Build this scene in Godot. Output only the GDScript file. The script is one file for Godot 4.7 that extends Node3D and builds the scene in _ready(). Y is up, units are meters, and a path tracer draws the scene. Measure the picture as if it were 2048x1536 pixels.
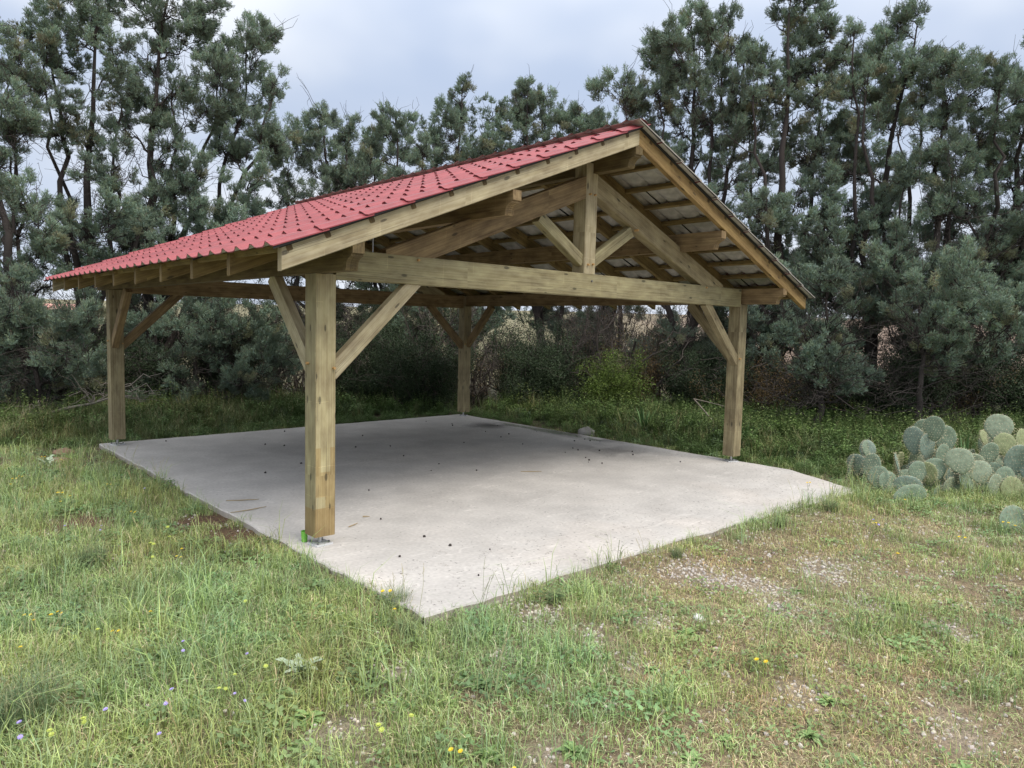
extends Node3D

# ---------------------------------------------------------------- helpers
const W := 7.07          # carport: distance between the posts across the gable
const D := 6.736         # and along the eaves
const SLOPE := 0.4
const ORIGIN := Vector3(-1.7275, 0, -6.5172)   # first post
const TURN := 0.7433

var rng := RandomNumberGenerator.new()
var taken := {}
var bumps := FastNoiseLite.new()
var patches := FastNoiseLite.new()
var mats := {}
var port: Node3D


class Build:
	var v := PackedVector3Array()
	var n := PackedVector3Array()
	var t := PackedVector2Array()
	var c := PackedColorArray()
	var i := PackedInt32Array()

	func put(p: Vector3, nn: Vector3, uv := Vector2.ZERO, col := Color.WHITE) -> int:
		v.append(p); n.append(nn); t.append(uv); c.append(col)
		return v.size() - 1

	func quad(a: Vector3, b: Vector3, cc: Vector3, d: Vector3, nn: Vector3, ua: Vector2, ub: Vector2, uc: Vector2, ud: Vector2, col := Color.WHITE) -> void:
		var k := put(a, nn, ua, col)
		put(b, nn, ub, col); put(cc, nn, uc, col); put(d, nn, ud, col)
		face(k, k + 1, k + 2, nn); face(k, k + 2, k + 3, nn)

	func tri(a: Vector3, b: Vector3, cc: Vector3, col: Color) -> void:
		var nn := (b - a).cross(cc - a).normalized()
		var k := put(a, nn, Vector2(a.x, a.z), col)
		put(b, nn, Vector2(b.x, b.z), col); put(cc, nn, Vector2(cc.x, cc.z), col)
		i.append(k); i.append(k + 2); i.append(k + 1)

	func face(a: int, b: int, d: int, nn: Vector3) -> void:   # clockwise from the side of nn
		i.append(a)
		if (v[b] - v[a]).cross(v[d] - v[a]).dot(nn) > 0:
			i.append(d); i.append(b)
		else:
			i.append(b); i.append(d)

	func mesh(m: Material, into: ArrayMesh = null) -> ArrayMesh:
		var a := []
		a.resize(Mesh.ARRAY_MAX)
		a[Mesh.ARRAY_VERTEX] = v; a[Mesh.ARRAY_NORMAL] = n; a[Mesh.ARRAY_TEX_UV] = t; a[Mesh.ARRAY_COLOR] = c; a[Mesh.ARRAY_INDEX] = i
		var r := into if into else ArrayMesh.new()
		r.add_surface_from_arrays(Mesh.PRIMITIVE_TRIANGLES, a)
		r.surface_set_material(r.get_surface_count() - 1, m)
		return r

	func tube(p: Array, r: Array, sides: int, col := Color.WHITE) -> void:
		var first := -1
		var side := Vector3.ZERO
		for k in p.size():
			var d: Vector3 = (p[mini(k + 1, p.size() - 1)] - p[maxi(k - 1, 0)]).normalized()
			if side == Vector3.ZERO:
				side = d.cross(Vector3.RIGHT if absf(d.x) < 0.7 else Vector3.BACK).normalized()
			side = (side - d * side.dot(d)).normalized()
			var other := d.cross(side)
			var ring := v.size()
			for s in sides:
				var a := TAU * s / sides
				var nn := side * cos(a) + other * sin(a)
				put(p[k] + nn * float(r[k]), nn, Vector2(float(s) / sides, p[k].y), col)
			if first >= 0:
				for s in sides:
					var s2 := (s + 1) % sides
					face(first + s, first + s2, ring + s2, n[ring + s])
					face(first + s, ring + s2, ring + s, n[ring + s])
			first = ring


func numbered(called: String) -> String:
	taken[called] = taken.get(called, 0) + 1
	return called if taken[called] == 1 else "%s_%03d" % [called, taken[called] - 1]


func put(called: String, mesh: Mesh, parent: Node3D = self, where := Transform3D.IDENTITY) -> MeshInstance3D:
	var o := MeshInstance3D.new()
	if parent == self:
		o.name = numbered(called)
	else:
		var key := "%s/%s" % [parent.get_instance_id(), called]
		taken[key] = taken.get(key, 0) + 1
		o.name = called if taken[key] == 1 else "%s_%03d" % [called, taken[key] - 1]
	o.mesh = mesh
	o.transform = where
	o.cast_shadow = GeometryInstance3D.SHADOW_CASTING_SETTING_ON
	parent.add_child(o, true)
	return o


func tag(o: Node3D, label: String, category: String, group := "") -> Node3D:
	o.set_meta("label", label)
	o.set_meta("category", category)
	if group:
		o.set_meta("group", group)
	return o


func thing(called: String, label: String, category: String, at := Vector3.ZERO, turn := 0.0, group := "") -> Node3D:
	var o := Node3D.new()
	o.name = numbered(called)
	o.position = at
	o.rotation.y = turn
	add_child(o, true)
	return tag(o, label, category, group)


func copy(o: Node3D, called: String, at: Vector3, turn: float, size := 1.0, label := "") -> Node3D:
	var r: Node3D = o.duplicate()
	r.name = numbered(called)
	add_child(r, true)
	r.position = at
	r.rotation = Vector3(0, turn, 0)
	r.scale = Vector3.ONE * size
	if label:
		r.set_meta("label", label)
	return r


func scatter(called: String, mesh: Mesh, where: Array, tint: Array, parent: Node3D = self) -> MultiMeshInstance3D:
	var m := MultiMesh.new()
	m.transform_format = MultiMesh.TRANSFORM_3D
	m.use_colors = true
	m.mesh = mesh
	m.instance_count = where.size()
	for k in where.size():
		m.set_instance_transform(k, where[k])
		m.set_instance_color(k, tint[k])
	var o := MultiMeshInstance3D.new()
	o.multimesh = m
	o.name = numbered(called) if parent == self else called
	parent.add_child(o, true)
	o.set_meta("kind", "stuff")
	return o


func plain(col: Color, rough := 0.9, vertex := true) -> StandardMaterial3D:   # col: a linear base colour
	var m := StandardMaterial3D.new()
	m.albedo_color = col.linear_to_srgb()
	m.roughness = rough
	m.vertex_color_use_as_albedo = vertex
	return m


func r(a: float, b: float) -> float:
	return rng.randf_range(a, b)


func any_dir() -> Vector3:
	return Vector3(rng.randfn(), rng.randfn(), rng.randfn()).normalized()


func noise(kind: int, frequency: float, octaves: int, s: int) -> FastNoiseLite:
	var f := FastNoiseLite.new()
	f.noise_type = kind
	f.frequency = frequency
	f.fractal_octaves = octaves
	f.seed = s
	return f


func stretched(f: FastNoiseLite, w: int, h: int, tw: int, th: int) -> PackedByteArray:
	var im := f.get_image(w, h)
	im.convert(Image.FORMAT_L8)
	im.resize(tw, th, Image.INTERPOLATE_CUBIC)
	return im.get_data()


func from_bytes(w: int, h: int, b: PackedByteArray) -> ImageTexture:
	return ImageTexture.create_from_image(Image.create_from_data(w, h, false, Image.FORMAT_RGB8, b))


func relief(f: FastNoiseLite, strength: float, size := 512) -> ImageTexture:
	var im := f.get_seamless_image(size, size)
	im.convert(Image.FORMAT_RGBA8)
	im.bump_map_to_normal_map(strength)
	return ImageTexture.create_from_image(im)


# carport axes: u across the gable, v along the eaves (away from the camera), as a point in the world
func spot(u: float, v: float, y := 0.0) -> Vector3:
	var c := cos(TURN)
	var s := sin(TURN)
	return Vector3(ORIGIN.x + u * c - v * s, y, ORIGIN.z - u * s - v * c)


func in_port(x: float, z: float) -> Vector2:
	var c := cos(TURN)
	var s := sin(TURN)
	var a := x - ORIGIN.x
	var b := -(z - ORIGIN.z)
	return Vector2(a * c + b * s, -a * s + b * c)


func outside_slab(x: float, z: float) -> float:   # metres outside the concrete; negative on it
	var p := in_port(x, z)
	var d := maxf(maxf(-0.24 - p.x, p.x - 7.22), maxf(-2.06 - p.y, p.y - 7.0))
	return maxf(d, ((p.x - 6.55) * 0.845 - (p.y + 2.1) * 0.535))


func height(x: float, z: float) -> float:
	var far := maxf(0.0, -z - 21.0)
	var h := -0.05 + 0.035 * bumps.get_noise_2d(x * 1.0, z * 1.0) + 0.09 * patches.get_noise_2d(x * 0.35, z * 0.35) * smoothstep(0.4, 2.5, outside_slab(x, z))
	h += 0.033 * far * smoothstep(0.0, 14.0, far) + 0.9 * patches.get_noise_2d(x * 0.05, z * 0.05) * smoothstep(10.0, 60.0, far)
	var edge := in_port(x, z)
	h += 0.046 * smoothstep(-1.5, -2.0, edge.y) * smoothstep(-0.3, 0.4, edge.x)
	if outside_slab(x, z) < 0.0:
		h = minf(h, -0.07)
	return minf(h, 9.0 + h * 0.02)


# how green and how gravelly the ground is: x = lush (0 dry, short .. 1 green, tall), y = gravel
const GRAVEL := [
	-0.78, -3.57, 0.16, -0.66, -3.31, 0.1, 1.61, -5.91, 0.32, 2.74, -6.12, 0.26, 0.21, -3.37, 0.13, -0.63, -4.18, 0.12, 0.79, -4.26, 0.12, -0.01, -5.26, 0.2, 0.24, -4.99, 0.2, 2.01, -5.19, 0.13, 1.7, -4.02, 0.15,
	2.39, -3.66, 0.2, 2.74, -5.33, 0.2, 2.08, -5.6, 0.22, 1.01, -4.95, 0.18, 3.14, -4.98, 0.18, 0.56, -4.67, 0.12, 1.91, -5.82, 0.22, -0.95, -3.4, 0.09, 0.0, -4.42, 0.12]


func gravel_at(x: float, z: float) -> float:
	var g := 0.0
	for k in range(0, GRAVEL.size(), 3):
		var d: float = Vector2(x - GRAVEL[k], (z - GRAVEL[k + 1]) * 0.8).length() / GRAVEL[k + 2]
		g = maxf(g, 1.0 - d * 0.75)
	return clampf(g + 0.35 * bumps.get_noise_2d(x * 5.0, z * 5.0), 0.0, 1.0)


func lush_at(x: float, z: float) -> float:
	var left := smoothstep(1.05, -1.3, x + 0.18 * (z + 4.0))
	var back := smoothstep(-7.4, -9.0, z) * smoothstep(1.0, 3.5, x)
	return clampf(maxf(left, back) + 0.45 * patches.get_noise_2d(x * 1.3, z * 1.3) + 0.08, 0.0, 1.0)


# ---------------------------------------------------------------- materials
func wood_texture(s: int, light: Color, dark: Color, green: Color) -> Array:
	var w := 1024
	var h := 512
	var g1 := stretched(noise(FastNoiseLite.TYPE_SIMPLEX_SMOOTH, 0.05, 3, s), 40, 512, w, h)
	var g2 := stretched(noise(FastNoiseLite.TYPE_SIMPLEX_SMOOTH, 0.3, 2, s + 1), 160, 512, w, h)
	var g3 := stretched(noise(FastNoiseLite.TYPE_SIMPLEX_SMOOTH, 0.12, 3, s + 2), 48, 32, w, h)
	var g4 := stretched(noise(FastNoiseLite.TYPE_SIMPLEX_SMOOTH, 0.03, 4, s + 3), 512, 256, w, h)
	var out := PackedByteArray()
	out.resize(w * h * 3)
	var relief_of := PackedByteArray()
	relief_of.resize(w * h)
	var shade := PackedFloat32Array()
	shade.resize(w * h)
	shade.fill(1.0)
	rng.seed = s
	for k in 9:                                    # knots with a dark ring
		var cx := rng.randi_range(0, w)
		var cy := rng.randi_range(0, h)
		var rx := r(6, 13)
		var ry := rx * r(0.6, 0.9)
		for y in range(int(-ry * 4), int(ry * 4)):
			for x in range(int(-rx * 5), int(rx * 5)):
				var d := sqrt(pow(x / rx, 2) + pow(y / ry, 2))
				var halo := sqrt(pow(x / rx / 2.4, 2) + pow(y / ry / 1.6, 2))
				var at := posmod(cy + y, h) * w + posmod(cx + x, w)
				var q := 1.0
				if d < 1.25:
					q = 0.72 + 0.1 * sin(d * 9.0)
				shade[at] *= q * (1.0 - 0.16 * maxf(0.0, 1.0 - halo))
	for k in 16:                                   # drying cracks along the grain
		var x0 := rng.randi_range(0, w)
		var y0 := r(0, h)
		for x in rng.randi_range(90, 420):
			y0 += r(-0.35, 0.35) + 0.03
			var at := posmod(int(y0), h) * w + (x0 + x) % w
			shade[at] *= 0.45
			shade[posmod(int(y0) + 1, h) * w + (x0 + x) % w] *= 0.8
	for k in 7:                                    # pale strap marks across the grain
		var x0 := rng.randi_range(0, w)
		for y in rng.randi_range(90, 300):
			var at := posmod(y + k * 70, h) * w + posmod(x0 + int(sin(y * 0.02) * 3.0), w)
			shade[at] *= 1.12
			shade[posmod(at + 1, w * h)] *= 1.12
	for k in w * h:
		var a := clampf((g1[k] * 0.5 + g2[k] * 0.28 + g4[k] * 0.22) / 255.0, 0.0, 1.0)
		var m := smoothstep(0.22, 0.8, a)
		var b := g3[k] / 255.0
		var q := shade[k] * (0.86 + 0.28 * b)
		var lr := lerpf(lerpf(dark.r, light.r, m), green.r, b * 0.5) * q
		var lg := lerpf(lerpf(dark.g, light.g, m), green.g, b * 0.5) * q
		var lb := lerpf(lerpf(dark.b, light.b, m), green.b, b * 0.5) * q
		out[k * 3] = int(clampf(lr, 0, 1) * 255)
		out[k * 3 + 1] = int(clampf(lg, 0, 1) * 255)
		out[k * 3 + 2] = int(clampf(lb, 0, 1) * 255)
		relief_of[k] = int(clampf(a * q, 0, 1) * 255)
	var im := Image.create_from_data(w, h, false, Image.FORMAT_L8, relief_of)
	im.convert(Image.FORMAT_RGBA8)
	im.bump_map_to_normal_map(2.2)
	return [from_bytes(w, h, out), ImageTexture.create_from_image(im)]


func make_materials() -> void:
	var a := wood_texture(11, Color8(224, 211, 178), Color8(188, 171, 134), Color8(194, 190, 158))
	var b := wood_texture(29, Color8(199, 182, 146), Color8(154, 133, 100), Color8(172, 162, 130))
	var woods := {"wood_pale": [a, Color(0.84, 0.83, 0.82)], "wood_green": [a, Color(0.74, 0.74, 0.69)], "wood_tan": [b, Color(0.81, 0.82, 0.8)], "wood_brown": [b, Color(0.76, 0.71, 0.65)], "wood_orange": [b, Color(0.83, 0.76, 0.62)], "wood_grey": [a, Color(0.74, 0.72, 0.68)], "wood_stain_shade": [b, Color(0.6, 0.57, 0.48)], "wood_batten": [b, Color(0.72, 0.68, 0.55)]}  # the darkest tint holds wet staining and painted shade together
	for k in woods:
		var m := plain(Color.WHITE, 0.78)
		m.albedo_texture = woods[k][0][0]
		m.albedo_color = woods[k][1]
		m.normal_enabled = true
		m.normal_texture = woods[k][0][1]
		m.normal_scale = 0.6
		mats[k] = m
	var grit := relief(noise(FastNoiseLite.TYPE_SIMPLEX_SMOOTH, 0.06, 5, 4), 3.0)
	# weathered red tile sheets
	var f := noise(FastNoiseLite.TYPE_SIMPLEX_SMOOTH, 0.012, 5, 8).get_seamless_image(512, 512)
	var f2 := noise(FastNoiseLite.TYPE_SIMPLEX_SMOOTH, 0.2, 2, 9).get_seamless_image(512, 512)
	f.convert(Image.FORMAT_L8); f2.convert(Image.FORMAT_L8)
	var fb := f.get_data()
	var fb2 := f2.get_data()
	var px := PackedByteArray()
	px.resize(512 * 512 * 3)
	for k in 512 * 512:
		var q := 0.84 + 0.2 * fb[k] / 255.0 + 0.1 * (fb2[k] / 255.0 - 0.5)
		px[k * 3] = int(255 * clampf(q, 0, 1)); px[k * 3 + 1] = int(250 * clampf(q, 0, 1)); px[k * 3 + 2] = int(248 * clampf(q, 0, 1))
	var mottled := from_bytes(512, 512, px)
	for k in 3:
		var m := plain([Color(0.33, 0.064, 0.074), Color(0.355, 0.074, 0.084), Color(0.3, 0.056, 0.066)][k], 0.5)
		m.albedo_texture = mottled
		m.uv1_scale = Vector3(0.6, 0.6, 0.6)
		m.normal_enabled = true
		m.normal_texture = grit
		m.normal_scale = 0.15
		mats["tile_%d" % k] = m
	var under := plain(Color(0.5, 0.5, 0.46), 0.85)
	under.albedo_texture = mottled
	mats.under = under
	mats.step_shade = plain(Color(0.17, 0.036, 0.042), 0.9)  # dark red painting the shade in the tile mouths
	mats.gap_shade = plain(Color(0.02, 0.02, 0.02), 0.8)  # black painting the shade in the gaps below the sheets
	mats.ridge = plain(Color(0.16, 0.1, 0.08), 0.7)
	var steel := plain(Color(0.55, 0.56, 0.57), 0.38)
	steel.metallic = 0.85
	mats.steel = steel
	mats.bolt = plain(Color(0.13, 0.13, 0.14), 0.5)
	mats.peg = plain(Color(0.5, 0.3, 0.12), 0.7)
	mats.cup = plain(Color(0.2, 0.55, 0.08), 0.4)
	mats.rust = plain(Color(0.09, 0.035, 0.02), 0.9)
	mats.wire = plain(Color(0.16, 0.13, 0.11), 0.7)
	var bark := plain(Color(0.048, 0.04, 0.036), 0.95)
	bark.uv1_triplanar = true
	bark.uv1_scale = Vector3(4, 1.2, 4)
	bark.normal_enabled = true
	bark.normal_texture = grit
	mats.bark = bark
	mats.twig = plain(Color(0.095, 0.078, 0.068), 0.95)
	mats.dead = plain(Color(0.27, 0.235, 0.2), 0.95)
	var leafy := plain(Color.WHITE, 0.62)
	leafy.backlight = Color(0.35, 0.35, 0.3)
	leafy.backlight_enabled = true
	mats.leafy = leafy
	mats.needle = plain(Color.WHITE, 0.75)
	var stone := plain(Color.WHITE, 0.9)
	stone.normal_enabled = true
	stone.normal_texture = grit
	stone.uv1_triplanar = true
	stone.uv1_scale = Vector3(2, 2, 2)
	mats.stone = stone
	mats.pebble = plain(Color.WHITE, 0.9)
	# soil: grains, straw and small stones
	var s1 := noise(FastNoiseLite.TYPE_SIMPLEX_SMOOTH, 0.02, 4, 31).get_seamless_image(1024, 1024)
	var s2 := noise(FastNoiseLite.TYPE_CELLULAR, 0.12, 1, 32).get_seamless_image(1024, 1024)
	var s3 := noise(FastNoiseLite.TYPE_VALUE, 0.5, 2, 33).get_seamless_image(1024, 1024)
	for im in [s1, s2, s3]:
		im.convert(Image.FORMAT_L8)
	var b1: PackedByteArray = s1.get_data()
	var b2: PackedByteArray = s2.get_data()
	var b3: PackedByteArray = s3.get_data()
	var so := PackedByteArray()
	so.resize(1024 * 1024 * 3)
	for k in 1024 * 1024:
		var q := 0.45 + 0.35 * b1[k] / 255.0 + 0.3 * (b3[k] / 255.0 - 0.5) + 0.25 * (b2[k] / 255.0 - 0.4)
		so[k * 3] = int(255 * clampf(q, 0, 1)); so[k * 3 + 1] = int(250 * clampf(q * 0.99, 0, 1)); so[k * 3 + 2] = int(245 * clampf(q * 0.97, 0, 1))
	var soil := plain(Color(1, 1, 1), 0.95)
	soil.albedo_texture = from_bytes(1024, 1024, so)
	soil.uv1_triplanar = true
	soil.uv1_world_triplanar = true
	soil.uv1_scale = Vector3(0.7, 0.7, 0.7)
	soil.normal_enabled = true
	soil.normal_texture = grit
	mats.soil = soil
	var pad_grain := relief(noise(FastNoiseLite.TYPE_CELLULAR, 0.05, 1, 3), 1.0, 256)
	for k in 4:
		var m := plain([Color(0.23, 0.325, 0.235), Color(0.3, 0.385, 0.275), Color(0.32, 0.385, 0.2), Color(0.25, 0.35, 0.29)][k], 0.6)
		m.albedo_texture = mottled
		m.uv1_scale = Vector3(0.8, 0.8, 1)
		m.normal_enabled = true
		m.normal_texture = pad_grain
		m.normal_scale = 0.3
		mats["pad_%d" % k] = m
	mats.spine = plain(Color(0.78, 0.69, 0.48), 0.7)


func slab_material() -> StandardMaterial3D:
	var w := 1024
	var n1 := stretched(noise(FastNoiseLite.TYPE_SIMPLEX_SMOOTH, 0.012, 5, 51), w, w, w, w)
	var n2 := stretched(noise(FastNoiseLite.TYPE_SIMPLEX_SMOOTH, 0.2, 3, 52), w, w, w, w)
	var n3 := stretched(noise(FastNoiseLite.TYPE_SIMPLEX_SMOOTH, 0.02, 3, 53), 256, w, w, w)
	var n4 := stretched(noise(FastNoiseLite.TYPE_VALUE, 0.6, 1, 54), w, w, w, w)
	var n5 := stretched(noise(FastNoiseLite.TYPE_SIMPLEX_SMOOTH, 0.006, 4, 55), w, w, w, w)
	var out := PackedByteArray()
	out.resize(w * w * 3)
	for k in w * w:
		var u := (k % w) / float(w) * 9.6 - 1.0       # metres along the gable
		var v := (k / w) / float(w) * 9.6 - 2.4       # metres along the eaves
		var q := 0.79 + 0.09 * (n1[k] / 255.0 - 0.5) + 0.09 * (n2[k] / 255.0 - 0.5) + 0.05 * (n5[k] / 255.0 - 0.5)
		var swirl := absf(n3[k] / 255.0 - 0.52)
		if swirl < 0.016:
			q += 0.06 * (1.0 - swirl / 0.016)
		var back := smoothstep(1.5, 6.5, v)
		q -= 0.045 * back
		var stain := maxf(0.0, 1.0 - Vector2((u - 6.6) / 0.75, (v - 5.2) / 0.55).length())
		stain = maxf(stain, maxf(0.0, 1.0 - Vector2((u - 6.3) / 0.9, (v - 1.7) / 1.3).length()) * 0.6)
		stain = maxf(stain, maxf(0.0, 1.0 - Vector2((u - 7.05) / 0.4, (v - 3.4) / 1.6).length()) * 1.3)
		q -= 0.42 * stain * smoothstep(0.2, 0.6, n1[k] / 255.0)
		var speck := 1.0
		var fore := smoothstep(0.2, -1.6, v)
		var debris := 0.012 + 0.05 * fore + 0.08 * smoothstep(5.3, 6.8, u) * smoothstep(0.2, 0.8, n1[k] / 255.0)
		if n4[k] / 255.0 < debris:
			speck = 0.55
		var rusty := 0.012 * fore * smoothstep(0.45, 0.75, n5[k] / 255.0)
		out[k * 3] = int(255 * clampf((q + rusty * 0.1) * 0.97 * speck, 0, 1))
		out[k * 3 + 1] = int(255 * clampf((q - rusty * 0.5) * 0.952 * speck, 0, 1))
		out[k * 3 + 2] = int(255 * clampf((q - rusty) * 0.93 * speck, 0, 1))
	for line in [[Vector2(0.5, 0.78), Vector2(2.2, 0.7), Vector2(4.6, 1.05)], [Vector2(1.3, 3.0), Vector2(1.9, 3.4), Vector2(2.7, 3.1)], [Vector2(3.0, -1.0), Vector2(4.4, -0.5), Vector2(6.2, -0.7)]]:
		for k in 900:
			var q := k / 900.0
			var p: Vector2 = (line[0] as Vector2).lerp(line[1], q).lerp((line[1] as Vector2).lerp(line[2], q), q)
			p += Vector2(r(-0.05, 0.05), r(-0.05, 0.05))
			var x := int((p.x + 1.0) / 9.6 * w)
			var y := int((p.y + 2.4) / 9.6 * w)
			for dx in 2:
				var at := (y * w + x + dx) * 3
				for e in 3:
					out[at + e] = mini(255, out[at + e] + 4)
	var m := plain(Color.WHITE, 0.88)
	m.albedo_texture = from_bytes(w, w, out)
	m.normal_enabled = true
	m.normal_texture = relief(noise(FastNoiseLite.TYPE_SIMPLEX_SMOOTH, 0.03, 5, 57), 1.5)
	m.normal_scale = 0.35
	return m


# ---------------------------------------------------------------- the carport
# a squared timber from a to b (carport axes: x = u, z = -v), w wide and h deep, edges chamfered; lean: how far its ends are cut out of square
func timber(called: String, parent: Node3D, a: Vector3, b: Vector3, w: float, h: float, mat: String, lean := 0.0, tint = null) -> MeshInstance3D:
	var L := a.distance_to(b)
	var e := 0.006
	var ax := (b - a).normalized()
	var up := Vector3.UP if absf(ax.y) < 0.9 else Vector3.BACK
	var az := ax.cross(up).normalized()
	var ay := az.cross(ax).normalized()
	var m := Build.new()
	var uo := r(0, 1)
	var vo := r(0, 1)
	var hy := h / 2.0
	var hz := w / 2.0
	var ring := [Vector2(hy, -hz + e), Vector2(hy, hz - e), Vector2(hy - e, hz), Vector2(-hy + e, hz), Vector2(-hy, hz - e), Vector2(-hy, -hz + e), Vector2(-hy + e, -hz), Vector2(hy - e, -hz)]
	var run := 0.0
	var steps := [0.0, L]
	if tint != null:
		steps = [0.0, 0.012, 0.255, 0.262, 0.35, 0.365, 0.575, 0.59, 0.8, 0.81, 1.25, L]
	for k in 8:
		var p: Vector2 = ring[k]
		var q: Vector2 = ring[(k + 1) % 8]
		var d := q - p
		var nn := Vector3(0, -d.y, d.x).normalized()
		if nn.dot(Vector3(0, p.x + q.x, p.y + q.y)) < 0:
			nn = -nn
		var parts := 4 if tint != null and k % 2 == 0 else 1
		for s in steps.size() - 1:
			for t in parts:
				var p1 := p.lerp(q, t / float(parts))
				var p2 := p.lerp(q, (t + 1) / float(parts))
				var x0: float = steps[s]
				var x1: float = steps[s + 1]
				var l0 := lean if s == 0 else 0.0
				var l1 := lean if s == steps.size() - 2 else 0.0
				var r1 := run + d.length() * t / parts
				var r2 := run + d.length() * (t + 1) / parts
				var col: Color = tint.call(k, (x0 + x1) / 2.0, (t + 0.5) / parts) if tint != null else Color.WHITE
				m.quad(Vector3(x0 + l0 * p1.x, p1.x, p1.y), Vector3(x1 + l1 * p1.x, p1.x, p1.y), Vector3(x1 + l1 * p2.x, p2.x, p2.y), Vector3(x0 + l0 * p2.x, p2.x, p2.y), nn,
					Vector2(uo + x0 / 2.4, vo + r1 / 0.6), Vector2(uo + x1 / 2.4, vo + r1 / 0.6), Vector2(uo + x1 / 2.4, vo + r2 / 0.6), Vector2(uo + x0 / 2.4, vo + r2 / 0.6), col)
		run += d.length()
	for end in 2:
		var x := L if end else 0.0
		var nn := Vector3(1, -lean, 0).normalized() * (1.0 if end else -1.0)
		var first := m.v.size()
		var dull := Color(0.8, 0.76, 0.7) if called != "batten" else Color(0.5, 0.46, 0.4)
		for p in ring:
			m.put(Vector3(x + lean * p.x, p.x, p.y), nn, Vector2(uo + p.x * 0.15, vo + p.y / 0.6), dull)
		for k in range(1, 7):
			m.face(first, first + k, first + k + 1, nn)
	return put(called, m.mesh(mats[mat]), parent, Transform3D(Basis(ax, ay, az), a))


# a beam along v whose two ends are carved: (v, y) outline pushed out to a width
func carved(called: String, u: float, v0: float, v1: float, y0: float, y1: float, w: float, mat: String) -> MeshInstance3D:
	var out := PackedVector2Array()
	var half := PackedVector2Array([Vector2(0.115, y0), Vector2(0.1, y0 + 0.035)])
	for k in 7:
		var a := PI / 2 * k / 6.0
		half.append(Vector2(0.02 + 0.085 * cos(a), y1 - 0.205 + 0.085 * sin(a)))
	half.append_array([Vector2(0.02, y1 - 0.1), Vector2(0.0, y1 - 0.097), Vector2(0.0, y1)])
	for p in half:
		out.append(Vector2(v0 + p.x, p.y))
	for k in range(half.size() - 1, -1, -1):
		out.append(Vector2(v1 - half[k].x, half[k].y))
	var m := Build.new()
	var uo := r(0, 1)
	var vo := r(0, 1)
	var tris := Geometry2D.triangulate_polygon(out)
	for side in [-1.0, 1.0]:
		var first := m.v.size()
		for p in out:
			m.put(Vector3(u + side * w / 2, p.y, -p.x), Vector3(side, 0, 0), Vector2(uo + p.x / 2.4, vo + side * 0.2 + p.y / 0.6))
		for k in range(0, tris.size(), 3):
			m.face(first + tris[k], first + tris[k + 1], first + tris[k + 2], Vector3(side, 0, 0))
	for k in out.size():
		var p := out[k]
		var q := out[(k + 1) % out.size()]
		var d := (q - p).normalized()
		var outward := Vector2(-d.y, d.x)
		if Geometry2D.is_point_in_polygon((p + q) / 2.0 + outward * 0.003, out):
			outward = -outward
		var nn := Vector3(0, outward.y, -outward.x)
		m.quad(Vector3(u - w / 2, p.y, -p.x), Vector3(u + w / 2, p.y, -p.x), Vector3(u + w / 2, q.y, -q.x), Vector3(u - w / 2, q.y, -q.x), nn,
			Vector2(uo + p.x / 2.4, vo), Vector2(uo + p.x / 2.4, vo + w / 0.6), Vector2(uo + (q.x + 0.1 * q.y) / 2.4, vo + w / 0.6), Vector2(uo + (q.x + 0.1 * q.y) / 2.4, vo))
	return put(called, m.mesh(mats[mat]), port)


func cylinder(radius: float, length: float, mat: Material, sides := 12) -> ArrayMesh:
	var m := Build.new()
	m.tube([Vector3.ZERO, Vector3(0, length, 0)], [radius, radius], sides)
	for end in 2:
		var nn := Vector3.UP if end else Vector3.DOWN
		var first := m.v.size()
		for s in sides:
			m.put(Vector3(cos(TAU * s / sides) * radius, length * end, sin(TAU * s / sides) * radius), nn)
		for s in range(1, sides - 1):
			m.face(first, first + s, first + s + 1, nn)
	return m.mesh(mat)


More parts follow.
